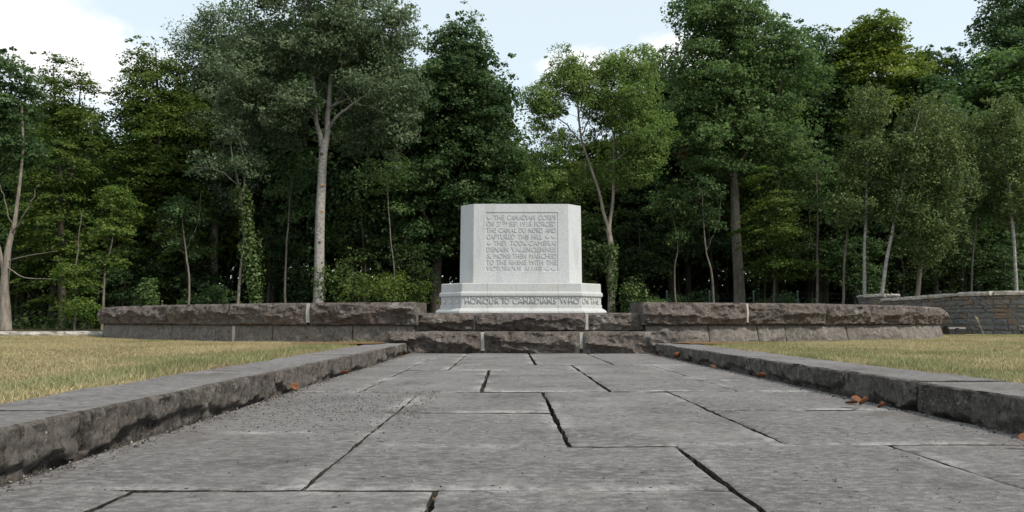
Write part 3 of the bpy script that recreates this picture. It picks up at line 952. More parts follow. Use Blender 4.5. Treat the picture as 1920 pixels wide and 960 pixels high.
def field_wall(pts, z_base, z_top, label, seed, rows, thick=0.4, cap_h=0.075, group=None):
    """coursed rubble wall along a plan polyline; outward face on the right-hand side of travel"""
    pts = [Vector((p[0], p[1])) for p in pts]
    seg = [(b - a).length for a, b in zip(pts, pts[1:])]
    tot = sum(seg)
    def pos(s):
        for a, b, l in zip(pts, pts[1:], seg):
            if s <= l or b is pts[-1]:
                d = (b - a).normalized()
                return a + d * s, d
            s -= l
    base = pts[0]
    w = empty('fieldstone_wall', (base.x, base.y, z_base))
    tag(w, label, 'wall', group)
    r = np.random.default_rng(seed)
    hs = r.uniform(.65, 1.4, rows); hs = hs / hs.sum() * (z_top - cap_h - z_base); zc = np.concatenate([[0], np.cumsum(hs)])
    core = bmesh.new()
    nn = 24
    ring = []
    for i in range(nn + 1):
        p, d = pos(min(tot * i / nn, tot - 1e-4))
        nrm = Vector((d.y, -d.x))
        ring.append([core.verts.new((q.x - base.x, q.y - base.y, z)) for q, z in ((p - nrm * 0.022, 0), (p - nrm * 0.022, z_top - z_base - cap_h), (p - nrm * thick, z_top - z_base - cap_h), (p - nrm * thick, 0))])
    for a, b in zip(ring, ring[1:]):
        for i in range(4):
            core.faces.new((a[i], b[i], b[(i + 1) % 4], a[(i + 1) % 4]))
    core.faces.new(ring[0]); core.faces.new(ring[-1])
    bm_obj('mortar', core, M['mortar'], w)
    def frame(s, z, off):
        p, d = pos(min(max(s, 0), tot - 1e-4))
        ang = math.atan2(d.y, d.x)
        nrm = Vector((d.y, -d.x))
        p = p - nrm * off
        return Matrix.Translation((p.x - base.x, p.y - base.y, z)) @ Matrix.Rotation(ang, 4, 'Z')
    for k in range(rows):
        s = -r.uniform(0, 0.2)
        while s < tot:
            L = r.uniform(0.12, 0.34)
            a, b = max(s, 0), min(s + L, tot)
            if b - a > 0.06:
                mt = M['field'][r.choice(4, p=[.42, .26, .19, .13])]
                stone_box('stone', b - a - 0.014, 0.09, hs[k] - 0.012, mt, w, int(r.integers(1e6)), frame((a + b) / 2, (zc[k] + zc[k + 1]) / 2, 0.045 - 0.004 + r.normal(0, .004)), (4, 1, 3), 0.006)
            s += L
    s = 0
    while s < tot - 0.05:
        L = min(r.uniform(0.45, 0.85), tot - s)
        stone_box('cap_stone', L - 0.008, thick + 0.06, cap_h + r.normal(0, 0.006), M['pale_stone'], w, int(r.integers(1e6)),
                  frame(s + L / 2, z_top - z_base - cap_h / 2 + 0.004, thick / 2 - 0.012), (6, 1, 2), 0.006)
        s += L
    return w
wp = []
for px, Y in ((1655, 19.0), (1700, 17.8), (1745, 16.6), (1778, 15.7), (1800, 15.1), (1835, 14.7), (1880, 14.35), (1925, 14.1), (1990, 13.9), (2080, 13.8)):
    wp.append((pxm(px, Y), Y))
field_wall(wp, 0.09, 0.905, 'coursed fieldstone wall of grey and brown blocks right of the curved wall', 71, 8)
wp2 = [(pxm(1622, 22.0), 22.4), (pxm(1635, 21.6), 21.7), (pxm(1660, 21.3), 21.3), (pxm(1689, 21.2), 21.2)]
field_wall(wp2, 0.09, 1.10, 'short fieldstone wall end with pale flat coping below the birches', 72, 8)
# black box by the wall
bx = empty('black_box', (pxm(1788, 14.3), 14.3, 0.10))
tag(bx, 'small low black box on the grass at the foot of the fieldstone wall', 'box')
bm = bmesh.new()
for sx in (-.155, .155):
    pass
pr = [(-.10, 0), (.10, 0), (.10, .105), (.07, .150), (-.08, .150), (-.10, .12)]
A = [bm.verts.new((-.165, y, z)) for y, z in pr]; B = [bm.verts.new((.165, y, z)) for y, z in pr]
bm.faces.new(A); bm.faces.new(B[::-1])
for i in range(6):
    bm.faces.new((A[i], A[(i + 1) % 6], B[(i + 1) % 6], B[i]))
bmesh.ops.bevel(bm, geom=bm.edges[:], offset=0.012, segments=2, affect='EDGES')
bm_obj('housing', bm, M['black'], bx)
solid_box('lid', -.172, .172, -.085, .075, .151, .163, M['black'], bx, 0.004)
solid_box('latch', -.03, .03, -.112, -.098, .07, .12, M['black'], bx, 0.003)

pk = empty('pale_edging', (pxm(0, 12.9), 12.95, 0.09))
tag(pk, 'low pale stone edging along the back of the left lawn', 'edging')
s = -3.2
r = np.random.default_rng(4)
k = 0
while s < 1.95:
    L = r.uniform(0.45, 0.95)
    stone_box('edging_stone', L - 0.01, 0.22, 0.085 + r.normal(0, 0.004), M['pale_stone'], pk, 900 + k, Matrix.Translation((s + L / 2, 0.004 * k, 0.042)), (8, 1, 2), 0.006)
    s += L; k += 1

# ------------------------------------------------------------------ trees
def unit(v):
    return v / np.maximum(np.linalg.norm(v, axis=-1, keepdims=True), 1e-9)

class Leaves:
    def __init__(self):
        self.v, self.t = [], []
    def add(self, c, nrm, ln, asp, tint, hang=None):
        n = len(c)
        rv = rng.normal(size=(n, 3))
        if hang is not None:
            rv = rv * 0.5 + np.asarray(hang)
        tdir = unit(rv - nrm * np.sum(rv * nrm, -1, keepdims=True))
        b = np.cross(nrm, tdir)
        l = (ln * rng.uniform(0.5, 1.45, n))[:, None]
        w = l * asp
        fold = nrm * l * 0.10
        q = np.stack([c - tdir * l * .5, c + b * w * .5 - tdir * l * .06 + fold, c + tdir * l * .5, c - b * w * .5 - tdir * l * .06 + fold], 1)
        self.v.append(q.reshape(-1, 3)); self.t.append(np.clip(tint, 0, 1))
    def mesh(self, name):
        v = np.concatenate(self.v); t = np.concatenate(self.t)
        q = np.arange(len(v), dtype=np.int32).reshape(-1, 4)
        me = mesh_np(name, v, q)
        a = me.attributes.new('tint', 'FLOAT', 'FACE')
        a.data.foreach_set('value', t.astype(np.float32))
        return me

def ball(n):
    d = unit(rng.normal(size=(n, 3)))
    return d * (rng.uniform(0, 1, n) ** (1 / 2.6))[:, None]

def clump_leaves(L, centers, radii, per, flat, ln, asp, up=0.6, hang=None, core=None, spread=0.22):
    n = len(centers)
    per = np.maximum(1, (per * rng.uniform(0.5, 1.5, n))).astype(int)
    ci = np.repeat(np.arange(n), per)
    b = ball(len(ci))
    off = b * radii[ci][:, None]
    off[:, 2] *= flat
    p = centers[ci] + off
    outw = centers - (core if core is not None else centers.mean(0))
    outw = unit(outw)
    # tilt every clump outward-down so that the sprays layer
    if flat < 0.6:
        p[:, 2] -= np.sum(off[:, :2] * outw[ci][:, :2], -1) * 0.35
    nrm = unit(rng.normal(size=(len(ci), 3)) * 0.55 + np.array([0, 0, up]) + outw[ci] * 0.35 + unit(off) * 0.25)
    ct = rng.normal(0.42, spread * 1.15, n)
    tint = ct[ci] + rng.normal(0, 0.17, len(ci))
    L.add(p, nrm, ln, asp, tint, hang)

class Wood:
    def __init__(self):
        self.v, self.q, self.n = [], [], 0
        self.nodes = []
    def tube(self, pts, rad, sides=7, keep=True):
        pts = np.asarray(pts, float); rad = np.asarray(rad, float)
        k = len(pts)
        tg = unit(np.gradient(pts, axis=0))
        ref = np.where(np.abs(tg[:, 2:3]) > 0.9, np.array([[1.0, 0, 0]]), np.array([[0, 0, 1.0]]))
        a = unit(np.cross(tg, ref)); b = np.cross(tg, a)
        th = np.linspace(0, 2 * np.pi, sides, endpoint=False)
        ring = pts[:, None] + rad[:, None, None] * (np.cos(th)[None, :, None] * a[:, None] + np.sin(th)[None, :, None] * b[:, None])
        idx = np.arange(k * sides).reshape(k, sides) + self.n
        q = np.stack([idx[:-1], np.roll(idx[:-1], -1, 1), np.roll(idx[1:], -1, 1), idx[1:]], -1).reshape(-1, 4)
        self.v.append(ring.reshape(-1, 3)); self.q.append(q); self.n += k * sides
        if keep:
            self.nodes += [(p, r) for p, r in zip(pts, rad)]
    def mesh(self, name):
        return mesh_np(name, np.concatenate(self.v), np.concatenate(self.q), smooth=True)

def smooth_path(ctrl, n=18, wob=0.0, seed=0):
    """Catmull-Rom through (x,y,z,r) control points"""
    c = np.asarray(ctrl, float)
    if len(c) == 2:
        c = np.stack([c[0], (c[0] + c[1]) / 2, c[1]])
    P = np.concatenate([[2 * c[0] - c[1]], c, [2 * c[-1] - c[-2]]])
    segs = len(c) - 1
    out = []
    for i in range(n):
        u = i / (n - 1) * segs
        k = min(int(u), segs - 1); t = u - k
        p0, p1, p2, p3 = P[k:k + 4]
        out.append(0.5 * (2 * p1 + (p2 - p0) * t + (2 * p0 - 5 * p1 + 4 * p2 - p3) * t * t + (3 * p1 - p0 - 3 * p2 + p3) * t ** 3))
    out = np.array(out)
    if wob:
        s = np.linspace(0, 1, n) * 9
        out[:, 0] += wob * vnoise(s, seed + .5, 0, seed); out[:, 1] += wob * vnoise(s, seed + 9.5, 0, seed)
    return out

GZ = 0.06
def build_tree(name, label, cat, Y, stems, lobes, leaf, bark, ln=0.12, asp=0.62, flat=0.5, up=0.6, per=60, rc=(0.35, 0.7),
               hang=None, group=None, twig=0.012, spread=0.22, shell=0.45, stem_sides=9, twig_frac=1.0, loose=0.08):
    """stems: lists of (px, py, dY, width_px) from the base up;  lobes: (px, py, rx_px, ry_px, dY, ry_depth_m, n_clumps)"""
    b0 = at(stems[0][0][0], stems[0][0][1], Y)
    base = np.array([b0.x, Y, GZ])
    root = empty(name, tuple(base))
    tag(root, label, cat, group)
    m = Y / FPX
    W = Wood()
    for si, st in enumerate(stems):
        ctrl = []
        for j, (px, py, dy, w) in enumerate(st):
            p = at(px, py, Y + dy)
            z = p.z - GZ
            ctrl.append((p.x - base[0], dy, z, w * m * 0.5))
        if si == 0:
            ctrl[0] = (ctrl[0][0], ctrl[0][1], -0.1, ctrl[0][3] * 1.15)
        sp = smooth_path(ctrl, 26 if si == 0 else 18, 0.03 + 0.02 * (si > 0), si + int(Y))
        W.tube(sp[:, :3], np.maximum(sp[:, 3], 0.006), stem_sides if ctrl[0][3] > 0.05 else 5)
    trunk = mesh_obj('trunk', W.mesh('trunk'), bark, root)
    nodes = np.array([p for p, r in W.nodes]); nrad = np.array([r for p, r in W.nodes])
    L = Leaves()
    T = Wood()
    for px, py, rx, ry, dy, rd, nc in lobes:
        c = at(px, py, Y + dy)
        C = np.array([c.x - base[0], dy, c.z - GZ])
        R = np.array([rx * m, rd, ry * m])
        d = unit(rng.normal(size=(nc, 3)))
        rr = shell + (1 - shell) * rng.uniform(0, 1, nc) ** 0.7
        so = rng.uniform(0, 50)
        rr = rr * (1 + 0.12 * rng.normal(size=nc) + 0.42 * vnoise(d[:, 0] * 1.9 + so, d[:, 1] * 1.9, d[:, 2] * 2.6, 3))
        cc = C + d * R * rr[:, None]
        rad = rng.uniform(rc[0], rc[1], nc)
        # holes through the crown, and small sprigs standing out of it
        keep = (cc[:, 2] > 0.3) & (vnoise(cc[:, 0] * .75 + so, cc[:, 1] * .75, cc[:, 2] * .75, 12) > -.42)
        if nc > 20:
            ns = int(nc * .55)
            ds_ = unit(rng.normal(size=(ns, 3)))
            sc_ = C + ds_ * R * (rng.uniform(.85, 1.22, ns) * (1 + 0.42 * vnoise(ds_[:, 0] * 1.9 + so, ds_[:, 1] * 1.9, ds_[:, 2] * 2.6, 3)))[:, None]
            cc = np.concatenate([cc, sc_]); rad = np.concatenate([rad, rng.uniform(.3, .55, ns) * rc[0] * 1.4])
            keep = np.concatenate([keep, sc_[:, 2] > .3])
        cc, rad = cc[keep], rad[keep]
        clump_leaves(L, cc, rad, per * 1.12 * np.clip(rad / np.mean(rc), .25, 1.6) ** 1.3, flat, ln, asp, up, hang, C, spread)
        # loose leaves between the clumps keep the outline ragged
        nl = int(len(cc) * per * loose)
        if nl:
            pl_ = C + ball(nl) * R * 1.12
            pl_ = pl_[pl_[:, 2] > 0.3]
            L.add(pl_, unit(rng.normal(size=pl_.shape) + [0, 0, up]), ln * .9, asp, rng.normal(.45, .2, len(pl_)), hang)
        order = np.argsort([np.min(np.linalg.norm(nodes - p, axis=1)) for p in cc])
        for p in cc[order]:
            dv = nodes - p
            cost = np.linalg.norm(dv, axis=1) + np.where(dv[:, 2] > -0.1, 1.2 * (dv[:, 2] + 0.1), 0)
            k = int(np.argmin(cost))
            a = nodes[k]
            ln_ = np.linalg.norm(p - a)
            if ln_ < 0.1: continue
            mid = (a + p) / 2 + rng.normal(size=3) * 0.07 * ln_ + np.array([0, 0, 0.06 * ln_])
            r0 = min(nrad[k] * 0.6, twig * (0.6 + 0.45 * ln_))
            sp = smooth_path([(*a, r0), (*mid, r0 * .6), (*p, r0 * .25)], 6)
            T.tube(sp[:, :3], np.maximum(sp[:, 3], 0.004), 4, False)
            nodes = np.concatenate([nodes, sp[2:, :3]]); nrad = np.concatenate([nrad, np.maximum(sp[2:, 3], .006)])
    if T.v:
        tag(mesh_obj('branches', T.mesh('branches'), bark, root), kind='stuff')
    if L.v:
        tag(mesh_obj('crown', L.mesh('crown'), leaf, root), kind='stuff')
    return root

def ivy_on(root, Y, pts, n, rad, leaf, ln=0.10, up=0.2):
    """leaves clothing a stem; pts (px, py) along it"""
    base = np.array(root.location)
    L = Leaves()
    P = np.array([[*(np.array(at(px, py, Y)) - base)] for px, py in pts])
    u = rng.uniform(0, len(P) - 1.001, n)
    k = u.astype(int); t = (u - k)[:, None]
    c = P[k] * (1 - t) + P[k + 1] * t
    off = rng.normal(size=(n, 3)) * [1, 1, 0.5]
    off = unit(off) * (rad * rng.uniform(0.35, 1.15, n) * (1 + 0.5 * vnoise(c[:, 2] * 2.2, c[:, 0] * 0 + 3.3, 0, 5)))[:, None]
    c = c + off
    L.add(c, unit(off + [0, 0, up * rad] + rng.normal(size=(n, 3)) * rad * 0.5), ln, 0.8, rng.normal(.45, .22, n))
    return mesh_obj('ivy', L.mesh('ivy'), leaf, root)

# --- left group
build_tree('bare_stemmed_tree', 'tree at the far left with forked pale trunk and bare lower branches', 'tree', 25.0,
           [[(10, 612, 0, 21), (8, 545, 0, 16), (14, 480, 0, 12), (30, 400, 0.1, 7), (42, 300, .2, 5), (40, 200, .2, 4)],
            [(8, 520, 0, 8), (-6, 440, -.2, 6), (-12, 330, -.3, 4), (-10, 200, -.3, 2)],
            [(20, 440, 0, 3.5), (50, 395, -.3, 2.2), (72, 345, -.4, 1)], [(14, 500, 0, 3), (45, 520, -.4, 2), (95, 523, -.6, .8)],
            [(12, 490, 0, 2.5), (50, 480, -.4, 1.5), (110, 470, -.5, .7)], [(24, 430, 0, 2.5), (10, 380, -.3, 1.6), (-2, 340, -.4, .8)]],
           [(0, 180, 55, 85, 0, 1.2, 60), (-60, 260, 75, 120, 0.5, 1.6, 60), (30, 270, 40, 50, 0.4, .8, 22), (-40, 420, 50, 60, .6, 1, 22)],
           M['leaf_dark'], M['bark_ash'], ln=0.11, flat=0.45, per=95, rc=(.28, .6))
build_tree('hornbeam', 'twin peaked dark hornbeam at the left with tiered branches', 'tree', 31.0,
           [[(118, 600, 0, 14), (116, 480, 0, 12), (112, 330, 0, 9), (104, 200, 0, 5), (100, 130, 0, 2)], [(116, 420, 0, 7), (140, 300, .3, 5), (152, 150, .3, 2)]],
           [(98, 190, 34, 68, 0, 1.0, 52), (152, 215, 36, 72, .3, 1.0, 56), (110, 310, 85, 75, 0, 1.9, 110), (110, 420, 95, 75, 0, 2.0, 100), (120, 520, 80, 60, .4, 1.6, 46)],
           M['leaf_beech'], M['bark_dark'], ln=0.115, flat=0.30, up=0.9, per=85, rc=(.35, .75))
build_tree('beech', 'tall beech with yellowish green tiers left of the pale trunked poplar', 'tree', 32.5,
           [[(300, 600, 0, 16), (302, 480, 0, 14), (298, 300, 0, 10), (295, 160, 0, 5), (292, 90, 0, 2)]],
           [(290, 140, 52, 66, 0, 1.3, 72), (265, 205, 55, 50, -.4, 1.2, 50), (320, 260, 95, 80, 0, 2.0, 120), (255, 330, 60, 60, -.5, 1.3, 60), (310, 400, 100, 80, 0, 2.1, 110), (300, 500, 90, 70, .2, 1.8, 60)],
           M['leaf_beech'], M['bark_dark'], ln=0.115, flat=0.30, up=0.9, per=85, rc=(.35, .8))
build_tree('grey_poplar', 'grey green leafy tree filling the gap between beech and poplar', 'tree', 33.5,
           [[(400, 600, 0, 14), (402, 400, 0, 12), (398, 200, 0, 7), (385, 60, 0, 3)]],
           [(372, 95, 46, 66, 0, 1.4, 70), (430, 95, 60, 85, 0, 1.5, 90), (420, 220, 85, 90, 0, 2.0, 120), (420, 350, 75, 80, .2, 1.8, 80)],
           M['leaf_poplar'], M['bark_grey'], ln=0.105, flat=0.6, up=0.5, per=80, rc=(.3, .7))
# --- the big poplar
pop = build_tree('poplar', 'large poplar with pale forked trunk behind the left curved wall', 'tree', 28.5,
           [[(598, 600, 0, 22), (598, 540, 0, 20), (600, 420, 0, 17.5), (604, 320, 0, 16), (608, 262, 0, 15.5)],
            [(610, 275, 0, 12), (616, 215, 0, 10), (620, 140, .1, 7), (626, 60, .2, 6), (632, -30, .2, 3)],
            [(604, 275, 0, 10), (594, 225, -.1, 8), (588, 150, -.2, 6), (578, 70, -.2, 5), (570, -10, -.3, 3)],
            [(616, 240, 0, 7), (640, 212, -.4, 5), (668, 190, -.7, 3), (700, 170, -.8, 1.5)], [(614, 210, 0, 6), (636, 185, .4, 4), (665, 130, .7, 2)],
            [(594, 220, 0, 6), (560, 190, -.5, 4), (525, 180, -.9, 3), (490, 178, -1.2, 1.5)], [(588, 150, 0, 5), (545, 110, .4, 3), (490, 70, .8, 1.5)],
            [(620, 130, 0, 5), (670, 95, -.3, 3.5), (725, 60, -.7, 2)], [(624, 80, 0, 4), (585, 30, .3, 2.5), (560, -20, .5, 1.2)], [(616, 200, 0, 5), (700, 175, .3, 3), (752, 215, .4, 1.5)]],
           [(600, -10, 115, 70, 0, 2.2, 120), (500, 60, 70, 62, -.2, 1.6, 80), (690, 55, 95, 70, 0, 1.9, 110), (590, 85, 75, 55, -1.0, 1.0, 54), (480, 140, 62, 60, -.4, 1.6, 70),
            (715, 160, 75, 62, -.3, 1.7, 90), (640, 130, 60, 55, 0.9, 1.0, 56), (530, 190, 50, 42, -1.0, 1.0, 30), (745, 235, 35, 55, -.2, .9, 36), (455, 215, 46, 60, .2, 1.2, 52), (540, 240, 40, 36, .9, .8, 24), (680, 250, 44, 40, .9, .8, 26), (560, 200, 40, 30, -.7, .6, 12), (620, 60, 60, 55, -1.3, .8, 40)],
           M['leaf_poplar'], M['bark_poplar'], ln=0.095, asp=.8, flat=0.6, up=0.4, per=92, rc=(.26, .62), stem_sides=14, twig=.014)
for px, py, w_ in ((606, 348, .075), (605, 398, .06), (605, 290, .07), (597, 300, .05), (601, 455, .05)):
    p = at(px, py, 28.5)
    bm = bmesh.new()
    bmesh.ops.create_cone(bm, cap_ends=True, segments=12, radius1=w_, radius2=w_ * .75, depth=0.06)
    bmesh.ops.rotate(bm, verts=bm.verts, matrix=Matrix.Rotation(math.radians(90 + random.uniform(-15, 15)), 3, 'X'))
    o = bm_obj('branch_scar', bm, M['scar'] if py in (348, 398) else M['bark_dark'], pop)
    o.location = (p.x - pop.location.x, -0.15, p.z - GZ)
ivy_on(pop, 28.5, [(600, 590), (600, 545), (600, 500)], 700, 0.30, M['leaf_ivy'])
v1 = build_tree('ivy_clad_tree', 'slim leaning tree hung with ivy left of the pale poplar trunk', 'tree', 28.0,
           [[(446, 600, 0, 6), (450, 520, 0, 5), (458, 440, 0, 4.5), (450, 360, 0, 3.5), (436, 295, 0, 2.2), (430, 240, 0, 1)],
            [(452, 370, 0, 3.5), (463, 320, -.1, 3), (455, 285, -.1, 2), (444, 240, -.1, 1)], [(448, 350, 0, 2.5), (415, 322, -.3, 1.8), (365, 313, -.5, .8)], [(460, 315, 0, 3), (470, 280, .2, 1.5)]],
           [(440, 255, 38, 45, 0, .8, 34), (395, 305, 40, 26, .1, .6, 22), (460, 310, 30, 30, -.2, .5, 14)],
           M['leaf_poplar'], M['bark_ash'], ln=0.10, per=60, rc=(.25, .5))
ivy_on(v1, 28.0, [(452, 350), (462, 420), (472, 480), (478, 540), (482, 590)], 2300, 0.34, M['leaf_ivy'])
# --- dark lime behind the memorial's left side
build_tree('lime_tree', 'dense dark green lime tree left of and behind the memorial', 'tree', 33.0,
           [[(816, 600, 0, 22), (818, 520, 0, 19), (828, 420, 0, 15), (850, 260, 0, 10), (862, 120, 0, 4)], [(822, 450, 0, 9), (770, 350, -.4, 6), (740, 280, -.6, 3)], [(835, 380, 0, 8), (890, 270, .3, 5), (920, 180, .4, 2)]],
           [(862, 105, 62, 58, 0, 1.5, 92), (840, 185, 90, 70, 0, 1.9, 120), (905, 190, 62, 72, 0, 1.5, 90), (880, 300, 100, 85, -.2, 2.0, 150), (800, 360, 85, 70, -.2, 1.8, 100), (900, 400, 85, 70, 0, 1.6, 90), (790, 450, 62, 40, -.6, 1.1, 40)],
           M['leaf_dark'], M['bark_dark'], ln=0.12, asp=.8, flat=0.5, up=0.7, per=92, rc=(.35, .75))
# --- ash right of the memorial
ash = build_tree('ash_tree', 'light green airy ash with forked slender trunk right of the memorial', 'tree', 26.5,
           [[(1146, 598, 0, 14), (1146, 520, 0, 12), (1144, 455, 0, 10.5), (1142, 425, 0, 10)],
            [(1142, 432, 0, 7), (1128, 380, 0, 6), (1110, 320, 0, 5), (1094, 272, 0, 4.5), (1086, 235, 0, 4), (1080, 170, .1, 3), (1076, 115, .2, 2)],
            [(1143, 432, 0, 7), (1148, 390, .1, 6), (1151, 320, .1, 5), (1152, 250, .1, 4), (1160, 180, .1, 3.5), (1165, 115, .2, 2)],
            [(1096, 275, 0, 4), (1066, 238, -.3, 3), (1040, 215, -.5, 1.5)], [(1090, 255, 0, 4), (1106, 215, .2, 3), (1100, 165, .3, 1.5)],
            [(1152, 270, 0, 4), (1185, 220, -.3, 3), (1215, 190, -.4, 1.5)], [(1152, 300, 0, 3.5), (1200, 270, -.3, 2.5), (1235, 255, -.4, 1.2)], [(1105, 310, 0, 3), (1060, 300, .3, 2), (1025, 290, .4, 1)]],
           [(1065, 140, 42, 40, 0, .8, 52), (1165, 130, 58, 34, 0, .9, 64), (1025, 195, 40, 48, 0, .8, 50), (1180, 190, 62, 50, 0, 1.1, 84), (1205, 255, 52, 42, -.2, .9, 66), (1040, 270, 50, 45, .2, .9, 44),
            (1130, 215, 34, 50, .5, .6, 30), (1175, 320, 48, 40, .2, .8, 40), (1030, 340, 50, 44, .5, .9, 44), (1110, 165, 40, 40, -.3, .7, 34), (1215, 300, 34, 34, -.2, .6, 26), (1100, 330, 34, 34, .6, .6, 20)],
           M['leaf_ash'], M['bark_ash'], ln=0.10, asp=.42, flat=0.6, up=0.5, per=88, rc=(.22, .48), hang=(0, 0, -.4), shell=.3)
ivy_on(ash, 26.5, [(1147, 600), (1147, 560), (1147, 520), (1146, 480), (1145, 462)], 2400, 0.18, M['leaf_ivy'], 0.085)
# --- oak group
oak = build_tree('oak', 'large spreading oak with straight grey trunk behind the right curved wall', 'tree', 30.0,
           [[(1387, 600, 0, 23), (1385, 520, 0, 20), (1380, 430, 0, 18), (1376, 330, 0, 14), (1370, 200, 0, 10), (1352, 80, 0, 6), (1345, -20, 0, 3)],
            [(1378, 340, 0, 8), (1300, 240, -.5, 5), (1270, 160, -.6, 2.5)], [(1376, 320, 0, 8), (1440, 220, -.3, 5), (1480, 120, -.4, 2.5)], [(1374, 260, 0, 6), (1330, 150, .4, 4), (1300, 60, .4, 2)]],
           [(1330, 25, 72, 55, 0, 1.6, 90), (1385, 60, 70, 60, 0, 1.6, 80), (1300, 110, 52, 46, -.2, 1.2, 52), (1460, 115, 75, 66, 0, 1.7, 100), (1360, 160, 95, 62, -.4, 1.9, 110), (1300, 215, 62, 52, -.2, 1.5, 66),
            (1440, 240, 95, 70, -.2, 2.0, 120), (1350, 275, 85, 52, -.8, 1.6, 80), (1480, 320, 65, 50, 0, 1.4, 60), (1400, 200, 100, 100, 1.6, 1.4, 90)],
           M['leaf_oak'], M['bark_grey'], ln=0.11, asp=.7, flat=0.5, up=0.6, per=90, rc=(.3, .68))
L = Leaves(); p = at(1280, 285, 29.0)
cc = np.array([p.x - oak.location.x, p.y - oak.location.y, p.z - GZ])
L.add(cc + ball(60) * [.22, .2, .32], unit(rng.normal(size=(60, 3))), 0.11, .6, rng.normal(.4, .25, 60), (0, 0, -1))
tag(mesh_obj('withered_twig', L.mesh('withered_twig'), M['leaf_dead'], oak), kind='stuff', label='small cluster of withered red brown leaves')
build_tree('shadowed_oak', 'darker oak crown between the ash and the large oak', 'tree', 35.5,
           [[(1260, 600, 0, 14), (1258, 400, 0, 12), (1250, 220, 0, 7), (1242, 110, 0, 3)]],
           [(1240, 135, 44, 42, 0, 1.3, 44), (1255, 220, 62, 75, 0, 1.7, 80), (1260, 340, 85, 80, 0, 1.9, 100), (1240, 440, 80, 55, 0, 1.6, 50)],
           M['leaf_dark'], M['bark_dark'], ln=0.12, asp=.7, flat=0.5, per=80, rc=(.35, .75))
build_tree('maple', 'bright yellow green maple rising above the birches on the right', 'tree', 35.0,
           [[(1655, 600, 0, 16), (1655, 400, 0, 14), (1650, 200, 0, 9), (1645, 60, 0, 3)]],
           [(1640, 75, 58, 48, 0, 1.5, 72), (1650, 140, 90, 55, 0, 2.0, 110), (1590, 120, 45, 55, .2, 1.3, 50), (1690, 185, 52, 42, -.2, 1.4, 60), (1640, 230, 90, 55, 0, 2.0, 90), (1640, 340, 80, 70, .3, 1.8, 60)],
           M['leaf_maple'], M['bark_dark'], ln=0.13, asp=.8, flat=0.35, up=0.9, per=85, rc=(.35, .8))
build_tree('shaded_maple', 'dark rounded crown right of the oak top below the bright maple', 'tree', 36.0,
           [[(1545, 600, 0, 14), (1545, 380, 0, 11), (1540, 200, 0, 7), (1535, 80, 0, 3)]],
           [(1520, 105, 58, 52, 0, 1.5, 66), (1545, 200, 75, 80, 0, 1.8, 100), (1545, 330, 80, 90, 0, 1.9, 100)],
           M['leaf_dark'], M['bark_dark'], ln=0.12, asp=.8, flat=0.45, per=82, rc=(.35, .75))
# --- birches
build_tree('birch', 'slim upright white stemmed birch left of the leaning one', 'tree', 26.8,
           [[(1620, 600, 0, 7), (1621, 500, 0, 6), (1623, 400, 0, 5), (1626, 290, 0, 4), (1628, 190, 0, 2)]],
           [(1628, 215, 34, 48, 0, .7, 44), (1625, 300, 48, 58, 0, .9, 66), (1600, 380, 40, 46, 0, .7, 38), (1645, 360, 36, 46, .2, .7, 32)],
           M['leaf_birch'], M['bark_birch'], ln=0.075, asp=.75, flat=1.05, up=0.45, per=85, rc=(.2, .42), hang=(0, 0, -.8), twig=.007)
build_tree('birch', 'leaning white stemmed birch with a broad weeping olive crown', 'tree', 26.2,
           [[(1646, 600, 0, 8), (1655, 540, 0, 7), (1668, 460, 0, 6), (1684, 380, 0, 5), (1702, 300, 0, 4), (1725, 210, 0, 2)], [(1688, 365, 0, 4), (1740, 310, -.3, 3), (1775, 260, -.4, 1.5)]],
           [(1745, 245, 62, 55, 0, 1.1, 84), (1760, 330, 62, 66, -.2, 1.1, 96), (1700, 300, 46, 60, 0, .9, 60), (1745, 420, 55, 56, -.3, .9, 60), (1680, 390, 36, 42, .2, .7, 24), (1735, 470, 32, 34, -.2, .5, 20)],
           M['leaf_birch'], M['bark_birch'], ln=0.075, asp=.75, flat=1.1, up=0.45, per=90, rc=(.2, .45), hang=(0, 0, -.9), twig=.007)
build_tree('birch', 'birch at the right edge with thin curved pale stem', 'tree', 26.0,
           [[(1906, 600, 0, 7), (1905, 520, 0, 6), (1898, 420, 0, 6), (1885, 320, 0, 4.5), (1872, 230, 0, 2)]],
           [(1870, 225, 42, 40, 0, .8, 44), (1880, 300, 48, 55, 0, .9, 62), (1910, 380, 44, 56, .1, .8, 48), (1925, 260, 40, 60, .3, .8, 40)],
           M['leaf_birch'], M['bark_birch'], ln=0.075, asp=.75, flat=1.05, up=0.45, per=85, rc=(.2, .42), hang=(0, 0, -.8), twig=.007)
build_tree('birch', 'short mossy stemmed birch between the leaning birch and the right edge', 'tree', 27.2,
           [[(1716, 600, 0, 9), (1722, 530, 0, 8), (1730, 480, 0, 7), (1742, 400, 0, 5), (1752, 330, 0, 2)]],
           [(1750, 360, 42, 50, .3, .7, 36)],
           M['leaf_birch'], M['bark_ash'], ln=0.075, asp=.75, flat=1.05, up=0.45, per=80, rc=(.2, .42), hang=(0, 0, -.8), twig=.007)
build_tree('tall_tree', 'dark tall tree cut by the upper right corner', 'tree', 38.0,
           [[(1895, 600, 0, 18), (1893, 400, 0, 15), (1890, 200, 0, 10), (1888, 40, 0, 4)]],
           [(1895, 25, 50, 46, 0, 1.5, 60), (1870, 95, 48, 50, -.3, 1.4, 60), (1940, 90, 60, 80, 0, 1.7, 80), (1890, 180, 70, 60, 0, 1.9, 80), (1900, 300, 70, 80, 0, 1.9, 80), (1895, 420, 70, 60, 0, 1.8, 50)],
           M['leaf_dark'], M['bark_dark'], ln=0.13, asp=.8, flat=0.45, per=82, rc=(.35, .75))
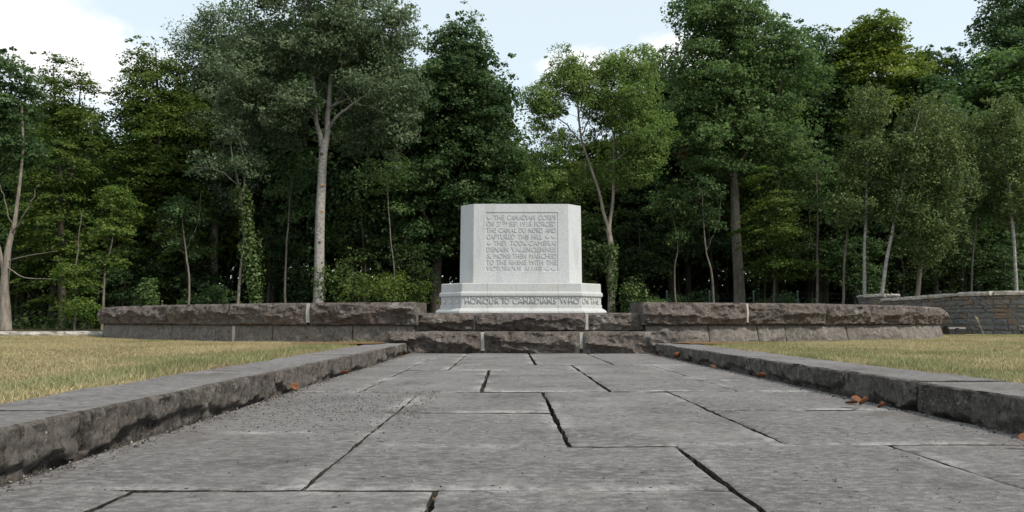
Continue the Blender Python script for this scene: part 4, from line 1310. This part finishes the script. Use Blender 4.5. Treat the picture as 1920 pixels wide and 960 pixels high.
build_tree('rounded_tree', 'round dark crown low on the skyline between maple and right corner', 'tree', 40.0,
           [[(1780, 600, 0, 14), (1780, 400, 0, 12), (1778, 220, 0, 7), (1775, 120, 0, 3)]],
           [(1775, 150, 62, 55, 0, 1.8, 72), (1775, 250, 80, 80, 0, 2.2, 100), (1800, 380, 80, 80, 0, 2.0, 80), (1730, 130, 40, 40, 0, 1.2, 30)],
           M['leaf_dark'], M['bark_dark'], ln=0.14, asp=.8, flat=0.45, per=80, rc=(.4, .8))
# --- small trees along the wood's edge
build_tree('hornbeam_sapling', 'young hornbeam with flat leaf tiers in front of the oak trunk', 'tree', 28.2,
           [[(1450, 600, 0, 5), (1452, 500, 0, 4), (1455, 400, 0, 3), (1462, 330, 0, 1)]],
           [(1460, 500, 62, 20, 0, .9, 34), (1455, 440, 70, 28, 0, 1.0, 42), (1470, 380, 60, 28, 0, .9, 36), (1440, 340, 45, 24, .1, .8, 22)],
           M['leaf_beech'], M['bark_dark'], ln=0.10, asp=.6, flat=0.18, up=1.3, per=72, rc=(.3, .6), twig=.007)
build_tree('hornbeam_sapling', 'sunlit yellow green sapling left of the left curved wall end', 'tree', 25.5,
           [[(140, 600, 0, 4), (142, 520, 0, 3), (148, 450, 0, 2), (152, 400, 0, 1)]],
           [(140, 470, 34, 30, 0, .6, 26), (150, 520, 38, 32, 0, .6, 26), (145, 575, 34, 20, 0, .5, 14)],
           M['leaf_bush'], M['bark_grey'], ln=0.09, asp=.7, flat=0.35, up=.9, per=55, rc=(.2, .42), twig=.006)
build_tree('hornbeam_sapling', 'sapling with curved stem and pale green leaves above the left wall end', 'tree', 26.0,
           [[(192, 600, 0, 5), (196, 520, 0, 4), (208, 460, 0, 3), (215, 400, 0, 2), (222, 355, 0, 1)], [(170, 440, 0, 1), (190, 425, 0, 1.5), (205, 450, 0, 2)]],
           [(222, 375, 34, 26, 0, .6, 24), (210, 430, 40, 28, 0, .7, 26), (195, 490, 30, 20, .1, .5, 10), (245, 400, 24, 24, .1, .4, 10)],
           M['leaf_bush'], M['bark_grey'], ln=0.09, asp=.7, flat=0.35, up=.9, per=55, rc=(.2, .42), twig=.006)
build_tree('maple_sapling', 'slim green sapling standing under the shaded maple left of the birches', 'tree', 27.6,
           [[(1580, 600, 0, 5), (1582, 520, 0, 4.5), (1588, 440, 0, 4), (1592, 370, 0, 2)]],
           [(1585, 385, 38, 30, 0, .6, 24), (1600, 340, 30, 30, .1, .5, 18)],
           M['leaf_oak'], M['bark_grey'], ln=0.09, asp=.7, flat=0.4, up=.8, per=55, rc=(.2, .42), twig=.006)
SAP = [(1533, 'thin straight bare pole tree between oak trunk and birches', [(1532, 600, 0, 7), (1532, 500, 0, 6), (1533, 400, 0, 4), (1530, 320, .2, 2)], 28.8),
       (1335, 'thin bent bare sapling left of the grey oak trunk', [(1342, 600, 0, 6), (1335, 520, 0, 5), (1324, 470, 0, 4), (1320, 430, 0, 3), (1316, 360, .2, 1.5)], 28.4),
       (1822, 'thin pale pole stem between the two right hand birches', [(1818, 600, 0, 5), (1822, 520, 0, 4.5), (1828, 440, 0, 4), (1836, 360, .1, 2)], 27.0),
       (536, 'thin grey pole stem just left of the poplar trunk', [(536, 600, 0, 6), (535, 520, 0, 5), (540, 420, 0, 4), (548, 330, .2, 2)], 30.0),
       (700, 'thin dark pole stem between poplar and lime', [(742, 600, 0, 5), (740, 520, 0, 4), (730, 420, 0, 3), (726, 330, .2, 2)], 30.5),
       (352, 'two-stemmed thin sapling behind the left curved wall', [(352, 600, 0, 6), (355, 530, 0, 5), (348, 470, 0, 4), (340, 400, 0, 2)], 28.6),
       (1270, 'thin crooked sapling right of the ash trunk', [(1272, 600, 0, 5), (1265, 520, 0, 4), (1270, 450, 0, 3), (1255, 380, .2, 2)], 29.0)]
for i, (px, lb, st, Y) in enumerate(SAP):
    st = [(a_, b_, c_, w_ * .75) for a_, b_, c_, w_ in st]
    tx, ty = st[-1][0], st[-1][1]
    build_tree('pole_sapling', lb, 'tree', Y, [st] + ([[(st[2][0], st[2][1], 0, 2.0), (st[2][0] + (22 if i % 2 else -20), st[2][1] - 50, -.2, 1.2), (st[2][0] + (30 if i % 2 else -26), st[2][1] - 110, -.2, .6)]] if i in (1, 5) else []),
               [(tx, ty, 45, 38, .2, .8, 24), (tx + 12, ty + 60, 32, 26, .2, .6, 9)],
               M['leaf_dark'] if i % 2 else M['leaf_oak'], M['bark_grey'], ln=0.10, per=55, rc=(.25, .5), twig=.006)
# --- shrubs
def shrub(label, px, py, rx, ry, Y, leaf, n, ln=0.09, per=60, rc=(.18, .4), rd=None, flat=.7):
    c = at(px, py, Y)
    h = max(c.z, .3)
    build_tree('shrub', label, 'shrub', Y, [[(px, 604, 0, 5), (px + 3, py, 0, 2)], [(px, 602, 0, 4), (px - rx * .5, py, 0, 1.5)], [(px, 602, 0, 4), (px + rx * .5, py + 5, 0, 1.5)]],
               [(px, py, rx, ry, 0, rd or rx * Y / FPX * .8, n)], leaf, M['bark_dark'], ln=ln, per=per, rc=rc, flat=flat, shell=.2, twig=.006)
shrub('yellow green bush glowing behind the left curved wall beside the lime trunk', 715, 548, 82, 40, 28.0, M['leaf_beech'], 80, per=38)
shrub('dark green bush beside the poplar foot', 652, 535, 34, 60, 28.8, M['leaf_ivy'], 60)
shrub('leafy bush right of the memorial at the foot of the ash', 1188, 565, 26, 34, 25.8, M['leaf_ivy'], 34)
shrub('low bush half hidden by the right curved wall near the ash', 1222, 580, 24, 22, 26.6, M['leaf_oak'], 22)
shrub('small fresh green bush at the left end of the curved wall', 168, 585, 24, 26, 24.6, M['leaf_bush'], 24)
shrub('slender green shrub between left wall end and beech', 275, 560, 22, 42, 27.0, M['leaf_oak'], 26)
shrub('broad dark bush under the beech', 400, 560, 55, 40, 29.6, M['leaf_dark'], 50)
shrub('dark bush under the oak left of its trunk', 1300, 575, 60, 30, 30.5, M['leaf_dark'], 50)
shrub('dark bush under the oak right of its trunk', 1470, 578, 70, 26, 30.0, M['leaf_dark'], 50)

for i, (px, py, rx, ry, Y) in enumerate(((30, 500, 60, 70, 31.5), (230, 520, 60, 60, 31.0), (345, 500, 70, 70, 32.0), (500, 470, 60, 90, 31.5), (560, 520, 50, 60, 32.5), (680, 440, 60, 80, 32.0), (770, 520, 40, 60, 31.0),
                                        (1010, 470, 60, 80, 31.0), (1090, 450, 55, 90, 30.5), (1200, 470, 60, 80, 31.0), (1330, 430, 70, 70, 32.5), (1430, 470, 60, 80, 33.0), (1520, 450, 60, 90, 32.0), (1600, 490, 50, 70, 31.0), (1690, 500, 60, 60, 31.5), (1800, 480, 70, 80, 31.0), (1880, 500, 60, 70, 30.5))):
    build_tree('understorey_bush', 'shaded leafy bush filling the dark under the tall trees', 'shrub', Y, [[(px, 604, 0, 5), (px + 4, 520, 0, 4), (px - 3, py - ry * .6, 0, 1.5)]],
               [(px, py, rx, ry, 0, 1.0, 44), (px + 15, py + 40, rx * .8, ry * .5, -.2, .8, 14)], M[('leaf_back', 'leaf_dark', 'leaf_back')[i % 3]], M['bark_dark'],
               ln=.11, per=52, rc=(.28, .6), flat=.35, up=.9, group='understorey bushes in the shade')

# --- the wood behind: copies of a few built trees
PROTO = []
for k in range(4):
    W = Wood(); L = Leaves()
    H = 10.0
    sp = smooth_path([(0, 0, -.1, .17), (rng.normal(0, .1), rng.normal(0, .1), 3, .13), (rng.normal(0, .3), rng.normal(0, .3), 6.5, .08), (rng.normal(0, .4), rng.normal(0, .4), 9.6, .02)], 14)
    W.tube(sp[:, :3], sp[:, 3], 7)
    nodes = sp[:, :3]
    nc = 260
    zc = 2.6 + (H - 2.6) * rng.uniform(0, 1, nc) ** .85
    env = 2.7 * np.clip(np.sin(np.pi * np.clip((zc - 0.6) / (H - .2), 0, 1)) ** 0.6, .12, 1)
    th = rng.uniform(0, 2 * np.pi, nc); rr = env * np.sqrt(rng.uniform(.06, 1, nc)) * (1 + .22 * np.sin(th * 3 + k + zc))
    cc = np.stack([rr * np.cos(th), rr * np.sin(th), zc], 1)
    rad = rng.uniform(.45, 1.0, nc)
    clump_leaves(L, cc, rad, 62, .42, .17, .75, .8, None, np.array([0, 0, 5.0]))
    for p in cc[::2]:
        j = int(np.argmin(np.linalg.norm(nodes - p, axis=1) + np.maximum(nodes[:, 2] - p[2] + .3, 0)))
        s2 = smooth_path([(*nodes[j], .035), (*p, .008)], 4)
        W.tube(s2[:, :3], s2[:, 3], 4, False)
    PROTO.append((W.mesh('trunk'), L.mesh('crown')))
for a, b in PROTO:
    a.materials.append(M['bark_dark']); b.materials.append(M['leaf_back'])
SKY_X = [-300, 0, 60, 100, 150, 190, 215, 290, 340, 370, 450, 480, 790, 805, 870, 930, 970, 985, 1020, 1080, 1180, 1250, 1262, 1500, 1540, 1600, 1650, 1700, 1740, 1810, 1830, 1880, 2300]
SKY_Y = [90, 100, 140, 120, 135, 225, 150, 80, 45, 30, 5, -20, -20, 40, 45, 85, 130, 175, 190, 110, 95, 85, 0, 20, 70, 40, 25, 70, 95, 100, 60, 0, 0]
def top_limit(px):
    """height the wood behind may reach, a little under the front row's skyline"""
    y = max(np.interp(px + d, SKY_X, SKY_Y) for d in (-55, -30, 0, 30, 55))
    if 985 < px < 1235: y += 75
    return y + 25
rb = np.random.default_rng(21)
for row, (Y0, step) in enumerate(((35.6, 84), (38.8, 86), (43.0, 82), (48.0, 80), (54.0, 78))):
    px = -230.0 + row * 31
    while px < 2160:
        Y = Y0 + rb.uniform(-1.5, 1.5)
        p = at(px, 600, Y)
        ztop = at(px, top_limit(px) + rb.uniform(0, 60) + 28 * row, Y).z
        sc = (ztop - GZ) / 10.6
        e = empty('wood_tree', (p.x, Y, GZ), rb.uniform(0, 6.28))
        tag(e, 'dark tree deep in the wood behind the front row of trees', 'tree', 'trees deep in the wood')
        wd_ = min(max(sc, .85), 1.05); e.scale = (wd_ * rb.uniform(.85, 1.1), wd_ * rb.uniform(.85, 1.1), sc)
        k = int(rb.integers(4))
        mesh_obj('trunk', PROTO[k][0], None, e); cr = mesh_obj('crown', PROTO[k][1], None, e)
        if row == 0:
            cr.material_slots[0].link = 'OBJECT'; cr.material_slots[0].material = M[('leaf_oak', 'leaf_dark', 'leaf_beech', 'leaf_dark')[int(rb.integers(4))]]
        px += step * rb.uniform(.8, 1.2)
# far mass closing the wood
n = 60000
x = rng.uniform(-75, 75, n); y = rng.uniform(58, 72, n)
z = rng.uniform(0.1, 1, n) ** 0.9 * (9.0 + 1.5 * vnoise(x * .2, y * .2, 0, 77))
L = Leaves()
L.add(np.stack([x, y, z], 1), unit(rng.normal(size=(n, 3)) + [0, -.3, .6]), .55, .8, rng.normal(.4, .2, n))
n = 34000
x = rng.uniform(-80, 80, n); y = rng.uniform(50, 74, n); z = rng.uniform(0, 3.2, n)
L.add(np.stack([x, y, z], 1), unit(rng.normal(size=(n, 3)) + [0, -.5, .4]), .62, .85, rng.normal(.3, .2, n))
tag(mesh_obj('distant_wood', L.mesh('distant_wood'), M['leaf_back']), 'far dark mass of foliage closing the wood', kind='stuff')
# undergrowth carpet along the wood's edge
n = 26000
x = rng.uniform(-26, 26, n); y = rng.uniform(26, 40, n)
hgt = np.clip(0.35 + .5 * fbm(x * .5, y * .5, 0, 31), .04, 1.1)
keepm = (np.hypot(x, y - CY) > 8.3)
z = GZ + hgt * rng.uniform(0, 1, n)
pp = np.stack([x, y, z], 1)[keepm]
L = Leaves()
L.add(pp, unit(rng.normal(size=(len(pp), 3)) * .6 + [0, 0, .9]), .13, .7, rng.normal(.35, .2, len(pp)))
tag(mesh_obj('undergrowth', L.mesh('undergrowth'), M['leaf_back']), 'low leafy undergrowth covering the forest floor', kind='stuff')

# --- green mesh fence in front of the wood on the right
fn = empty('mesh_fence', (pxm(1400, 25.0), 25.0, GZ))
tag(fn, 'thin dark green wire mesh fence at the edge of the wood', 'fence')
fx0 = pxm(1250, 25.0); fx1 = pxm(2000, 25.0)
fxs = [pxm(p, 25.0) for p in (1250, 1330, 1413, 1496, 1612, 1686, 1764, 1838, 1915, 2000)]
for x_ in fxs:
    bm = bmesh.new()
    bmesh.ops.create_cone(bm, cap_ends=True, segments=8, radius1=.028, radius2=.028, depth=1.25, matrix=Matrix.Translation((x_ - fn.location.x, 0, .625)))
    bmesh.ops.create_cone(bm, cap_ends=True, segments=8, radius1=.034, radius2=.02, depth=.03, matrix=Matrix.Translation((x_ - fn.location.x, 0, 1.265)))
    bm_obj('post', bm, M['fence'], fn)
for x0_, x1_ in zip(fxs, fxs[1:]):
    W = Wood()
    for z_ in np.linspace(.15, 1.18, 8):
        W.tube([(x0_ - fn.location.x, -.03, z_), ((x0_ + x1_) / 2 - fn.location.x, -.03, z_ - .004), (x1_ - fn.location.x, -.03, z_)], [.0012] * 3, 4)
    for x_ in np.arange(x0_, x1_, .12):
        W.tube([(x_ - fn.location.x, -.03, .1), (x_ - fn.location.x, -.03, .8), (x_ - fn.location.x, -.03, 1.2)], [.0009] * 3, 4)
    mesh_obj('wire_panel', W.mesh('wire_panel'), M['fence'], fn)

# ------------------------------------------------------------------ grass
def grass(side):
    V, Tr, tint, dry = [], [], [], []
    nb = 0
    bands = [(1.2, 2.6, 19000, 1), (2.6, 4.2, 16000, 1), (4.2, 6.5, 9000, 1), (6.5, 9.5, 5000, 1), (9.5, 13.0, 3000, 1), (13.0, 16.5, 2000, 1)]
    for y0, y1, dens, _ in bands:
        if side < 0 and y0 > 12.5: continue
        xmax = 0.70 * y1 + 1.0
        x0 = 1.655
        if xmax < x0: continue
        n = int((xmax - x0) * (y1 - y0) * dens)
        n = min(n, 190000)
        x = rng.uniform(x0, xmax, n); y = rng.uniform(y0, y1, n)
        edge = 1.645 + 0.030 * fbm(y * 4, y * 0, 0, 55 + side) + .012 * vnoise(y * 30, 1.5, 0, 6)
        k = (x > edge) & (x < 0.72 * y + 0.9)
        x, y, edge = x[k], y[k], edge[k]
        xs = x * side
        k = np.hypot(xs, y - CY) > 7.72
        if side < 0: k &= y < 12.82
        if side > 0: k &= ~((y > 13.6) & (xs > 7.6)) 
        lit = ((np.abs(xs) - 1.98) / .50) ** 2 + ((y - 8.02) / .34) ** 2
        k &= (lit > 1) | (rng.uniform(size=len(xs)) < .06)
        xs, y, edge, x = xs[k], y[k], edge[k], x[k]
        n = len(xs)
        de = x - edge
        # green fringe a little inside the edge, straw elsewhere with drifting green patches
        fr = np.exp(-((de - (.20 + .08 * vnoise(y * 2, 3.3, 0, 9 + side))) / .16) ** 2) * np.clip(.55 + .8 * fbm(y * 1.6, x * 1.6, 0, 14 + side), 0, 1)
        if side > 0:
            fr = np.exp(-((de - .32) / .30) ** 2) * np.clip(.5 + .7 * fbm(y * 1.8, x * 1.8, 0, 14), 0, 1)
        patch = np.clip(fbm(xs * .9, y * .9, 0, 61, 4) * 1.2 - .16, 0, 1) * .85
        pg = np.clip(fr * .95 + patch * (1.25 if side > 0 else 1) + (.27 if side > 0 else .14), 0, .9)
        isg = rng.uniform(size=n) < pg
        d = np.where(isg, rng.uniform(0, .35, n), rng.uniform(.75, 1, n))
        tall = np.where(isg, 1.25, 1.0) * (1 + .7 * fr)
        rim = np.clip(1 - de / .07, 0, 1)
        h = rng.uniform(.009, .028, n) * tall * (1 - .45 * rim)
        h *= 1 + .35 * vnoise(xs * 6, y * 6, 0, 19)
        w = rng.uniform(.0007, .0015, n) * (1 + .09 * y)
        a = rng.uniform(0, 2 * np.pi, n)
        lean = h[:, None] * np.stack([np.cos(a), np.sin(a)], 1) * (rng.uniform(.1, .9, n) * np.where(isg, .8, 1.35))[:, None]
        fa = rng.uniform(-.8, .8, n)
        wd = np.stack([np.cos(fa), np.sin(fa)], 1) * w[:, None]
        z = lawn_z(xs, y) - .003
        b = np.stack([xs, y], 1)
        if y0 < 6:
            mid = b + lean * .38
            vv = np.stack([np.c_[b - wd, z], np.c_[b + wd, z], np.c_[mid + wd * .75, z + h * .62], np.c_[mid - wd * .75, z + h * .62], np.c_[b + lean, z + h * .95]], 1).reshape(-1, 3)
            i = nb + np.arange(n)[:, None] * 5
            Tr.append(np.concatenate([i + [0, 1, 2], i + [0, 2, 3], i + [3, 2, 4]], 0)); nv = 5
        else:
            vv = np.stack([np.c_[b - wd, z], np.c_[b + wd, z], np.c_[b + lean, z + h]], 1).reshape(-1, 3)
            i = nb + np.arange(n)[:, None] * 3
            Tr.append(i + [0, 1, 2]); nv = 3
        V.append(vv); nb += len(vv)
        g = np.clip(rng.normal(.48, .24, n) + .25 * vnoise(xs * 2.2, y * 2.2, 0, 44) - .35 * rim, 0, 1)
        tint.append(np.repeat(g, nv)); dry.append(np.repeat(d, nv))
    me = mesh_np('grass', np.concatenate(V), None, np.concatenate(Tr))
    for nm, arr in (('tint', tint), ('dry', dry)):
        at_ = me.attributes.new(nm, 'FLOAT', 'POINT')
        at_.data.foreach_set('value', np.concatenate(arr).astype(np.float32))
    return tag(mesh_obj('grass', me, M['grass']), 'short parched grass with green fringe on the ' + ('right' if side > 0 else 'left') + ' lawn', kind='stuff')
grass(-1); grass(1)

# tall dry grass stem at the right
def stem(label, px0, py0, px1, py1, Y):
    a = at(px0, py0, Y); b = at(px1, py1, Y)
    a.z = 0.10
    o = empty('grass_stem', tuple(a)); tag(o, label, 'grass stem')
    d = b - a
    sp = smooth_path([(0, 0, 0, .0016), (d.x * .42, .01, d.z * .5, .0013), (d.x * .75, .01, d.z * .82, .001), (d.x, .0, d.z, .0007)], 14)
    W = Wood(); W.tube(sp[:, :3], sp[:, 3], 5)
    mesh_obj('stalk', W.mesh('stalk'), M['straw'], o)
    L = Leaves()
    u = rng.uniform(.78, 1, 46)
    k = np.clip((u * 13).astype(int), 0, 12)
    c = sp[k, :3] * (1 - (u * 13 - k))[:, None] + sp[k + 1, :3] * (u * 13 - k)[:, None]
    L.add(c + rng.normal(0, .0018, (46, 3)), unit(rng.normal(size=(46, 3))), .010, .3, rng.uniform(.6, 1, 46), tuple(d.normalized()))
    mesh_obj('seed_head', L.mesh('seed_head'), M['straw'], o)
stem('tall dry grass stem with seed head rising from the right lawn', 1874, 688, 1829, 592, 3.75)
stem('shorter thin dry grass stem beside the tall one', 1880, 690, 1866, 652, 3.72)

# ------------------------------------------------------------------ fallen leaves and grit on the path
def fallen_leaf(x, y, z, size, rot, tilt, label, hue):
    size *= .85
    nx, ny = 7, 5
    v = []
    for i in range(nx):
        u = i / (nx - 1)
        w = (math.sin(math.pi * min(u * 1.02, 1)) ** .8) * .33 + .012
        for j in range(ny):
            s_ = j / (ny - 1) * 2 - 1
            v.append(((u - .5) * size, s_ * w * size, size * (.28 * (u - .5) ** 2 + .30 * w * abs(s_) ** 1.5 + .02 * math.sin(9 * u + 3 * s_))))
    q = [(i * ny + j, (i + 1) * ny + j, (i + 1) * ny + j + 1, i * ny + j + 1) for i in range(nx - 1) for j in range(ny - 1)]
    me = mesh_np('fallen_leaf', v, q, smooth=True)
    a = me.attributes.new('tint', 'FLOAT', 'FACE'); a.data.foreach_set('value', np.clip(rng.normal(hue, .12, len(q)), 0, 1).astype(np.float32))
    o = mesh_obj('fallen_leaf', me, M['leaf_dead'])
    o.location = (x, y, z); o.rotation_euler = (tilt, random.uniform(-.3, .3), rot)
    sd = o.modifiers.new('thickness', 'SOLIDIFY'); sd.thickness = .0006
    return tag(o, label, 'leaf', 'fallen leaves on the path')
def gp(px, py):
    Y = EYE * FPX / (py - 603.0)
    return pxm(px, Y), Y
FL = [(558, 734, .060, 'large orange leaf at the foot of the left kerb', 1.2, .6), 
      (650, 705, .060, 'curled orange leaf by the left kerb farther up than the large one', .9, .7), 
      (745, 668, .07, 'brown leaf at the far end of the left kerb near the step', .5, .5), 
      (1268, 674, .10, 'upright orange leaf against the far end of the right kerb', 1.2, .6), (1232, 668, .07, 'dark brown leaf in the corner of right kerb and step', .3, .2),
      (1335, 691, .06, 'small brown leaf at the foot of the right kerb before the upright one', .5, .3), (1424, 713, .075, 'reddish leaf by the middle of the right kerb', .9, .4), 
      (1590, 763, .075, 'left leaf of the orange cluster by the right kerb', .35, .65), (1600, 757, .060, 'back leaf of the orange cluster by the right kerb', .7, .7), (1614, 765, .070, 'front upright leaf of the orange cluster by the right kerb', 1.0, .5), (1646, 770, .050, 'single leaf just right of the orange cluster by the right kerb', 1.0, .35),
      (1912, 838, .060, 'orange leaf at the right edge against the kerb', .9, .6), (1916, 850, .035, 'pale tan leaf lying flat at the right edge', .15, .95), ]
for px, py, sz, lb, tl, hue in FL:
    x, y = gp(px, py)
    x = max(min(x, 1.288), -1.285)
    fallen_leaf(x, y, .010 + .33 * sz * abs(math.sin(tl)), sz, random.uniform(-.6, .6) + (0 if px < 952 else math.pi), tl * (1 if random.random() < .5 else -1), lb, hue)

# grit: crumbs of stone and soil on the slabs and along the kerb feet
n = 5200
x = np.concatenate([rng.uniform(-1.27, -.55, 1500), rng.uniform(-1.28, 1.28, 1100), -1.295 + np.abs(rng.normal(0, .032, 1500)), 1.285 - np.abs(rng.normal(0, .045, 1100))])
y = np.concatenate([2.3 + rng.beta(2, 2, 1500) * 1.7, 1.0 + rng.uniform(0, 1, 1100) ** 1.3 * 6.5, 1.2 + rng.uniform(0, 1, 1500) ** 1.3 * 7, 1.8 + rng.uniform(0, 1, 1100) ** 1.3 * 6.4])
r_ = np.concatenate([rng.uniform(.0012, .0036, 1500), rng.uniform(.0010, .0030, 1100), rng.uniform(.0010, .0060, 1500) * rng.uniform(.4, 1, 1500), rng.uniform(.0010, .006, 1100) * rng.uniform(.3, 1, 1100)])
n = len(x)
base = np.array([[1, 1, 1], [-1, -1, 1], [-1, 1, -1], [1, -1, -1]]) * .8
octa_v = np.array([[1, 0, 0], [-1, 0, 0], [0, 1, 0], [0, -1, 0], [0, 0, 1], [0, 0, -1]], float)
octa_f = np.array([[0, 2, 4], [2, 1, 4], [1, 3, 4], [3, 0, 4], [2, 0, 5], [1, 2, 5], [3, 1, 5], [0, 3, 5]])
jit = octa_v[None] * rng.uniform(.6, 1.3, (n, 6, 1)) + rng.normal(0, .22, (n, 6, 3))
an = rng.uniform(0, 6.28, n)
jit[..., :2] = np.stack([jit[..., 0] * np.cos(an)[:, None] - jit[..., 1] * np.sin(an)[:, None], jit[..., 0] * np.sin(an)[:, None] + jit[..., 1] * np.cos(an)[:, None]], -1)
V = np.stack([x, y, .002 + r_ * .45], -1)[:, None] + jit * r_[:, None, None] * [1, 1, .7]
F = (np.arange(n)[:, None, None] * 6 + octa_f[None]).reshape(-1, 3)
me = mesh_np('grit', V.reshape(-1, 3), None, F)
a = me.attributes.new('tint', 'FLOAT', 'FACE'); a.data.foreach_set('value', np.repeat(rng.uniform(0, 1, n) ** 3.0, 8).astype(np.float32))
t = NT('grit'); M['grit'] = t.done(t.mix(t.attr('tint').outputs['Fac'], (0.030, 0.027, 0.025), (0.30, 0.27, 0.23)), .95)
tag(mesh_obj('grit', me, M['grit']), 'crumbs of stone and soil scattered on the path', kind='stuff')
